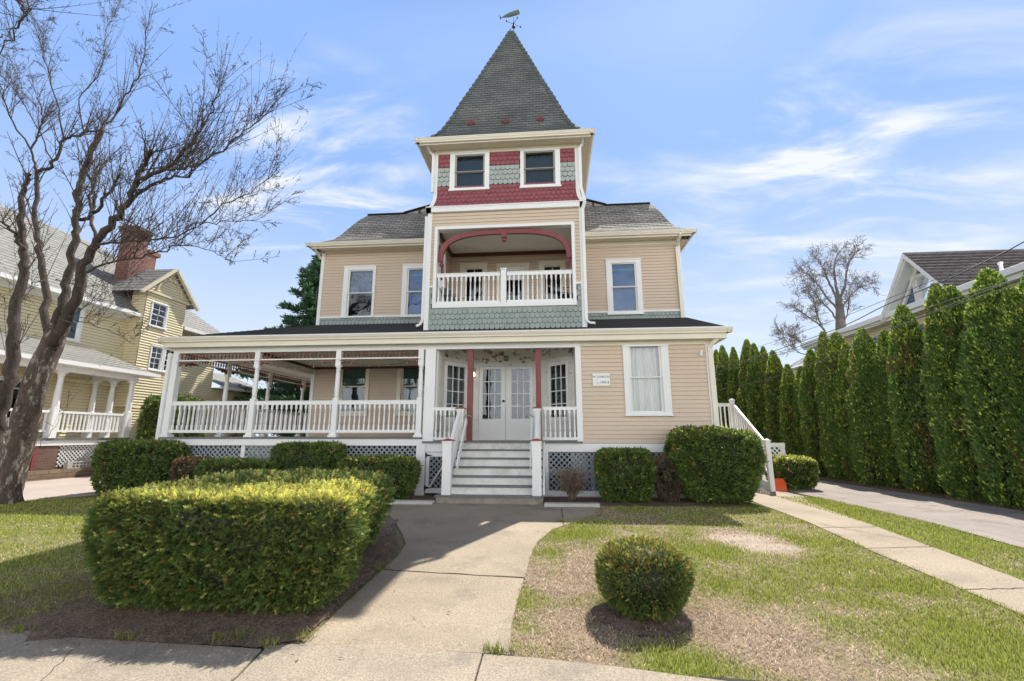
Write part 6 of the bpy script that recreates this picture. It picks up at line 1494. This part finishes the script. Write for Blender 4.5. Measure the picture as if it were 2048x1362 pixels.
# main roof slope, courses
nR = 26
for i in range(nR):
    f0, f1 = i/nR, (i+1)/nR; xa, xb = -17.45-4.6*f0, -17.45-4.6*f1; za, zb = 6.52+4.05*f0, 6.52+4.05*f1; yb0, yb1 = 23.4-4.0*f0, 23.4-4.0*f1
    mb.poly([(xa,5,za+.015),(xa,yb0,za+.015),(xb,yb1,zb),(xb,5,zb)], uv=[(5,i*.236),(yb0,i*.236),(yb1,i*.236+.236),(5,i*.236+.236)])
    mb.poly([(xa,5,za),(xa,yb0,za),(xa,yb0,za+.015),(xa,5,za+.015)], uv=[(0,0)]*4)
    mb.poly([(xa,yb0,za+.015),(-26.65+4.6*f0,yb0,za+.015),(-26.65+4.6*f1,yb1,zb),(xb,yb1,zb)], uv=[(xa,i*.236),(-26.6,i*.236),(-26.6,i*.236+.236),(xb,i*.236+.236)])
mb.poly([(-22.05,5,10.57),(-22.05,19.4,10.57),(-26.6,23.4,6.52),(-26.6,5,6.52)], uv=[(5,6),(19,6),(23,0),(5,0)])
rY = mb.build('main_roof', M['greyshingle'], YH)
mb = MB()                                                 # dormer gable roof
for sg, ye in ((1, 17.12), (-1, 20.22)):
    yc = 18.67; zt = 8.98; ze = 7.46
    for i in range(8):
        f0, f1 = i/8, (i+1)/8; ya, yb = ye+(yc-ye)*f0, ye+(yc-ye)*f1; za, zb = ze+(zt-ze)*f0, ze+(zt-ze)*f1
        q = [(-17.1,ya,za+.012),(-21,ya,za+.012),(-21,yb,zb),(-17.1,yb,zb)]
        mb.poly(q if sg < 0 else q[::-1], uv=[(0,i*.25),(4,i*.25),(4,i*.25+.25),(0,i*.25+.25)])
mb.build('dormer_roof', M['greyshingle'], YH)
mb = MB()
mb.bar((-17.12,17.1,7.40),(-17.12,18.67,8.94),.10,.14,(1,0,0)); mb.bar((-17.12,20.24,7.40),(-17.12,18.67,8.94),.10,.14,(1,0,0)); mb.build('rake_board', M['buff'], YH)
mb = MB(); mb.box(-18,-17.5,5,17.5,6.44,6.47); mb.box(-17.5,-17.38,5,17.7,6.40,6.54); mb.box(-18,-17.96,7,17.6,6.25,6.44); mb.box(-18,-17.5,19.9,23.3,6.44,6.47); mb.box(-17.5,-17.38,19.9,23.4,6.40,6.54)
mb.build('gutter', M['white'], YH)
mb = MB(); mb.box(-18.02,-17.93,7,22.9,3.42,3.50); mb.build('belt_board', M['yellow'], YH)
ywall('rear_wall', TB(22.9), -26, -18, .3, 6.45); ywall('front_wall', TF(7), -26, -18, .3, 6.45)
# rear wing
ywall('wing_wall', Tn, 22.9, 26.5, .3, 3.9, [(23.55,24.15,2.5,3.3)]); ywall('wing_wall', TB(26.5), -22, -18, .3, 3.9)
window(YH, Tn, (23.5,24.2,2.45,3.35), (23.6,24.1,2.55,3.25), glass='glass')
mb = MB(); mb.poly([(-17.4,22.9,4.0),(-17.4,27,4.0),(-20,27,5.1),(-20,22.9,5.1)][::-1], uv=[(0,0),(4,0),(4,2.8),(0,2.8)][::-1]); mb.build('wing_roof', M['greyshingle'], YH)
mb = MB(); mb.box(-17.5,-17.38,22.9,27,3.88,4.02); mb.box(-18,-17.5,22.9,27,3.9,3.93); mb.build('gutter', M['white'], YH)
# chimney
mb = MB(); mb.box(-19.4,-18.75,17.9,18.65,5.5,10.75)
for i in range(4): mb.box(-19.43-.03*i,-18.72+.03*i,17.87-.03*i,18.68+.03*i,10.45+.085*i,10.53+.085*i)
mb.box(-19.3,-18.8,18.66,19.25,6.5,10.0); mb.box(-19.45,-18.76,18.80,19.42,9.85,10.05)
me = mb.mesh('chimney', M['redbrick'])
uvl = me.uv_layers.new(name='UVMap')
for p in me.polygons:
    for li in p.loop_indices:
        c = me.vertices[me.loops[li].vertex_index].co; uvl.data[li].uv = ((c.y if abs(p.normal.x) > .5 else c.x), c.z)
link('chimney', me, YH)
# side porch
XP_ = -16.3
boxes('porch_deck', [(-18,-16.22,7,16.75,1.28,1.36)], 'deck', YH); boxes('deck_skirt', [(-16.3,-16.25,7,16.7,1.12,1.28)], 'white', YH)
boxes('deck_skirt', [(-18,-16.3,16.68,16.72,1.12,1.28)], 'white', YH)
def col_(x, y): mb = MB(); mb.box(x-.11,x+.11,y-.11,y+.11,1.36,2.30); mb.lathe([(.10,0),(.115,.03),(.095,.06),(.10,.1),(.095,.5),(.075,1.02),(.10,1.06),(.08,1.09),(.115,1.13),(.115,1.2)],(x,y,2.30),14); mb.box(x-.12,x+.12,y-.12,y+.12,3.49,3.55); mb.build('porch_column', M['white'], YH)
for y in (11.2, 13.9, 16.55): col_(XP_, y)
col_(-17.85, 16.55); col_(-17.1, 16.55)
BALN = MB(); BALN.box(-.02,.02,-.02,.02,0,.58); BALN = BALN.mesh('baluster', M['white'])
def nrail(p, q, n):
    p = Vector(p); q = Vector(q); mb = MB(); mb.bar(p+Vector((0,0,2.21)), q+Vector((0,0,2.21)), .07, .08); mb.bar(p+Vector((0,0,1.59)), q+Vector((0,0,1.59)), .06, .07); r = mb.build('railing', M['white'], YH)
    for i in range(n): c = p+(q-p)*((i+.5)/n); link('baluster', BALN, r, (c.x, c.y, 1.62))
nrail((XP_,11.35,0),(XP_,13.75,0),15); nrail((XP_,14.05,0),(XP_,16.4,0),17); nrail((-17.75,16.55,0),(-16.4,16.55,0),9)
boxes('porch_beam', [(-16.4,-16.2,7,16.68,3.55,3.74), (-18,-16.4,16.48,16.66,3.55,3.74)], 'white', YH)
mb = MB()
for i in range(9):
    f0, f1 = i/9, (i+1)/9; xa, xb = -15.92-2.1*f0, -15.92-2.1*f1; za, zb = 3.86+.95*f0, 3.86+.95*f1; ya, yb = 17.2-1.0*f0, 17.2-1.0*f1
    mb.poly([(xa,5,za+.012),(xa,ya,za+.012),(xb,yb,zb),(xb,5,zb)], uv=[(5,i*.25),(ya,i*.25),(yb,i*.25+.25),(5,i*.25+.25)])
    mb.poly([(xa,ya,za+.012),(-18,ya,za+.012),(-18,yb,zb),(xb,yb,zb)], uv=[(xa,i*.25),(-18,i*.25),(-18,i*.25+.25),(xb,i*.25+.25)])
mb.build('porch_roof', M['greyshingle'], YH)
mb = MB(); mb.box(-15.94,-15.84,5,17.3,3.74,3.87); mb.box(-18,-15.94,17.2,17.3,3.74,3.87); mb.box(-18,-15.94,5,17.2,3.72,3.74); mb.build('gutter', M['white'], YH)
latt('lattice_panel', TR(-16.32), 14.28, 16.7, .42, 1.12, 'lattw', YH, sp=.13, w=.05); latt('lattice_panel', TB(16.7), -18, -16.3, .42, 1.12, 'lattw', YH, sp=.13, w=.05)
def uvbox(name, b, mat, parent):
    mb = MB(); mb.box(*b); me = mb.mesh(name, mat); uvl = me.uv_layers.new(name='UVMap')
    for p in me.polygons:
        for li in p.loop_indices: c = me.vertices[me.loops[li].vertex_index].co; uvl.data[li].uv = ((c.y if abs(p.normal.x) > .5 else c.x), (c.z if abs(p.normal.z) < .5 else c.y))
    return link(name, me, parent)
uvbox('porch_pier', (-16.6,-16.28,13.62,14.25,.35,1.12), M['brownbrick'], YH); boxes('pier_board', [(-16.3,-16.26,13.5,13.62,.35,1.12)], 'maroon', YH)
boxes('foundation', [(-17.9,-17.85,7,22.9,.0,1.2)], 'dark', YH)
RW = empty('retaining_wall', (-16.0, 14, .05), 'low weathered brick retaining wall along the left driveway', 'wall')
uvbox('wall_face', (-16.35,-15.95,6,19,.0,.36), M['wallbrick'], RW)
o = sheet('planting_strip', [(-18,6),(-16.2,6),(-16.2,19),(-18,19)], M['mulch'], .33)
# breeze blocks on the wall
bb = empty('breeze_blocks', (-16.1, 15.1, .36), 'row of pale pierced concrete blocks on the low wall under the white lattice', 'blocks')
y0_, y1_ = PX(133,930,-16.05)[1], PX(193,930,-16.05)[1]
mb = MB(); L0 = y1_-y0_
mb.box(-16.16,-16.0,y0_,y0_+.14,.36,.58)
for z in (.36,.455,.55): mb.box(-16.15,-16.02,y0_+.15,y1_,z,z+.03)
for i in range(8): y = y0_+.15+(L0-.18)*i/7; mb.box(-16.149,-16.021,y,y+.03,.39,.55)
mb.build('block', M['cinder'], bb)

# ---- blue house on the right
BH = empty('blue_house', (13, 14, .05), 'slate blue clapboard house with white gable trim and brown shingles behind the arborvitae', 'house')
XB = 11.95; Tb = TL(XB)
mb = MB(); laps(mb, Tb, 6, 21.5, .3, 4.95, [(9.6,10.5,2.4,4.1)], .11, .018); mb.build('side_wall', [M['blueside'], M['bluelip']], BH)
mb = MB(); laps(mb, TF(6), XB, 20, .3, 5.2, (), .11, .018); laps(mb, TB(21.5), XB, 20, .3, 5.2, (), .11, .018); mb.build('end_wall', [M['blueside'], M['bluelip']], BH)
window(BH, Tb, (9.55,10.55,2.35,4.15), (9.7,10.4,2.5,4.0))
mb = MB(); mb.box(XB-.03,XB+.04,6,21.5,4.95,5.30); mb.build('frieze_board', M['buff'], BH)
mb = MB(); mb.box(11.62,XB,5.7,21.8,5.30,5.33); mb.box(11.6,11.66,5.7,21.8,5.28,5.42); mb.box(11.5,11.6,5.7,21.8,5.40,5.56); mb.box(11.56,20,5.7,21.7,5.56,5.6); mb.build('cornice', M['white'], BH)
ay, az, fl, fr_, fz = 15.02, 7.26, 16.42, 13.62, 5.50
mb = MB(); laps(mb, Tb, lambda z: fr_+.1+(z-5.56)*.82, lambda z: fl-.1-(z-5.56)*.82, 5.58, 7.05, [(14.62,15.42,5.62,6.50)], .11, .018); mb.build('gable_wall', [M['blueside'], M['bluelip']], BH)
mb = MB()
for (yf, s) in ((fl, 1), (fr_, -1)):
    for i in range(13):
        f0, f1 = i/13, (i+1)/13; ya, yb = yf+(ay-yf)*f0, yf+(ay-yf)*f1; za, zb = fz+(az-fz)*f0, fz+(az-fz)*f1
        q = [(11.46,ya,za+.02),(20,ya,za+.02),(20,yb,zb),(11.46,yb,zb)]
        mb.poly(q if s < 0 else q[::-1], uv=[(11.46,i*.17),(20,i*.17),(20,i*.17+.17),(11.46,i*.17+.17)] if s < 0 else [(11.46,i*.17+.17),(20,i*.17+.17),(20,i*.17),(11.46,i*.17)])
        mb.poly([(11.46,ya,za),(20,ya,za),(20,ya,za+.02),(11.46,ya,za+.02)], uv=[(0,0)]*4)
mb.build('gable_roof', M['brownshingle'], BH)
mb = MB()
for yf in (fl, fr_):
    s = 1 if yf > ay else -1
    for (x0, x1, o, t_) in ((11.44,11.52,.0,.16),(11.52,11.62,-.10,.10),(11.62,11.92,-.09,.03),(11.86,11.93,-.26,.16)):
        a0 = Vector((x0,yf+s*.03,fz-.03+o)); a1 = Vector((x0,ay,az-.03+o))
        mb.hexa([a0+Vector((0,0,-t_)),a0+Vector((x1-x0,0,-t_)),a1+Vector((x1-x0,0,-t_)),a1+Vector((0,0,-t_)),a0,a0+Vector((x1-x0,0,0)),a1+Vector((x1-x0,0,0)),a1])
mb.build('rake_board', M['white'], BH)
window(BH, Tb, (14.58,15.46,5.58,6.55), (14.72,15.32,5.70,6.40))
mb = MB(); arch(mb, Tb, 14.52, 15.52, 6.45, 6.92, .10, .0, .06, p=2); mb.build('window_hood', M['white'], BH)
mb = MB(); mb.lathe([(.04,0),(.04,.28),(.055,.28),(.055,.33)], (11.75, 12.35, 5.55), 10); mb.build('vent_pipe', M['white'], BH)
dh = empty('far_house', (14.5, 34, .05), 'small far house with grey roof just showing over the hedge row', 'house')
a = PX(1578,735,15.2); b = PX(1625,712,15.2)
mb = MB(); mb.box(15.2,19,b[1]-3,a[1],0,a[2]-.1); mb.build('wall', M['buff'], dh)
mb = MB(); mb.poly([(14.9,b[1]-3.3,a[2]-.1),(14.9,a[1]+.3,a[2]-.1),(17,a[1]-1.5,a[2]+1.3),(17,b[1]-3.3,a[2]+1.3)][::-1], uv=[(0,0),(9,0),(8,2),(0,2)]); mb.build('roof', M['greyshingle'], dh)

# ---- utility wires crossing in front of the row
WR = [([(1425,748),(1540,705),(1675,657),(1772,610),(1887,562),(1960,528),(2014,502),(2075,468)], .011, 7.4, 'thicker black utility cable, the one sagging highest at the right edge'),
      ([(1480,706),(1540,686),(1675,638),(1775,598),(1888,552),(1980,520)], .006, 7.8, 'thin utility wire just above the thick cable'),
      ([(1425,732),(1558,704),(1660,672),(1785,640),(1910,597),(2060,549)], .007, 7.0, 'thin utility wire below the thick cable'),
      ([(1427,737),(1543,712),(1655,684),(1790,652),(1910,610),(2060,560)], .006, 7.1, 'second thin utility wire, close under its twin'),
      ([(1435,780),(1520,762),(1573,745),(1660,714),(1765,668),(1880,618),(2060,548)], .007, 6.6, 'lowest utility wire, reaching the house below the others')]
for pts, r, X0, lab in WR:
    P = smooth_path([PX(px, py, X0) for px, py in pts], 5); mb = MB(); mb.tube(P, r, 5); o = mb.build('utility_wire', M['wire']); tag(o, lab, 'wire', 'utility wires over the driveway')

# ---- orange snow shovel behind the stair post
sh = empty('snow_shovel', (5.72, 12.72, .07), 'orange plastic snow shovel leaning beside the white stair post', 'shovel')
mb = MB(); n = 8
for i in range(n):
    f0, f1 = i/n, (i+1)/n
    def sp_(f, u): return (5.55+u*.36+f*.03, 12.66+.16*f*f+.0*u, .06+.30*f)
    A, B, C_, D = sp_(f0,0), sp_(f0,1), sp_(f1,1-.08*f1), sp_(f1,.08*f1)
    mb.hexa([A,B,(B[0],B[1]+.012,B[2]),(A[0],A[1]+.012,A[2]),D,C_,(C_[0],C_[1]+.012,C_[2]),(D[0],D[1]+.012,D[2])])
for u in (.25,.5,.75): mb.tube([(5.55+u*.36,12.65,.08),(5.56+u*.36,12.72,.22),(5.58+u*.35,12.81,.35)],.008,5)
mb.build('blade', M['orange'], sh)
mb = MB(); mb.tube([(5.74,12.80,.30),(5.66,13.05,1.0),(5.62,13.25,1.25)],.014,8); mb.build('shaft', M['black'], sh)
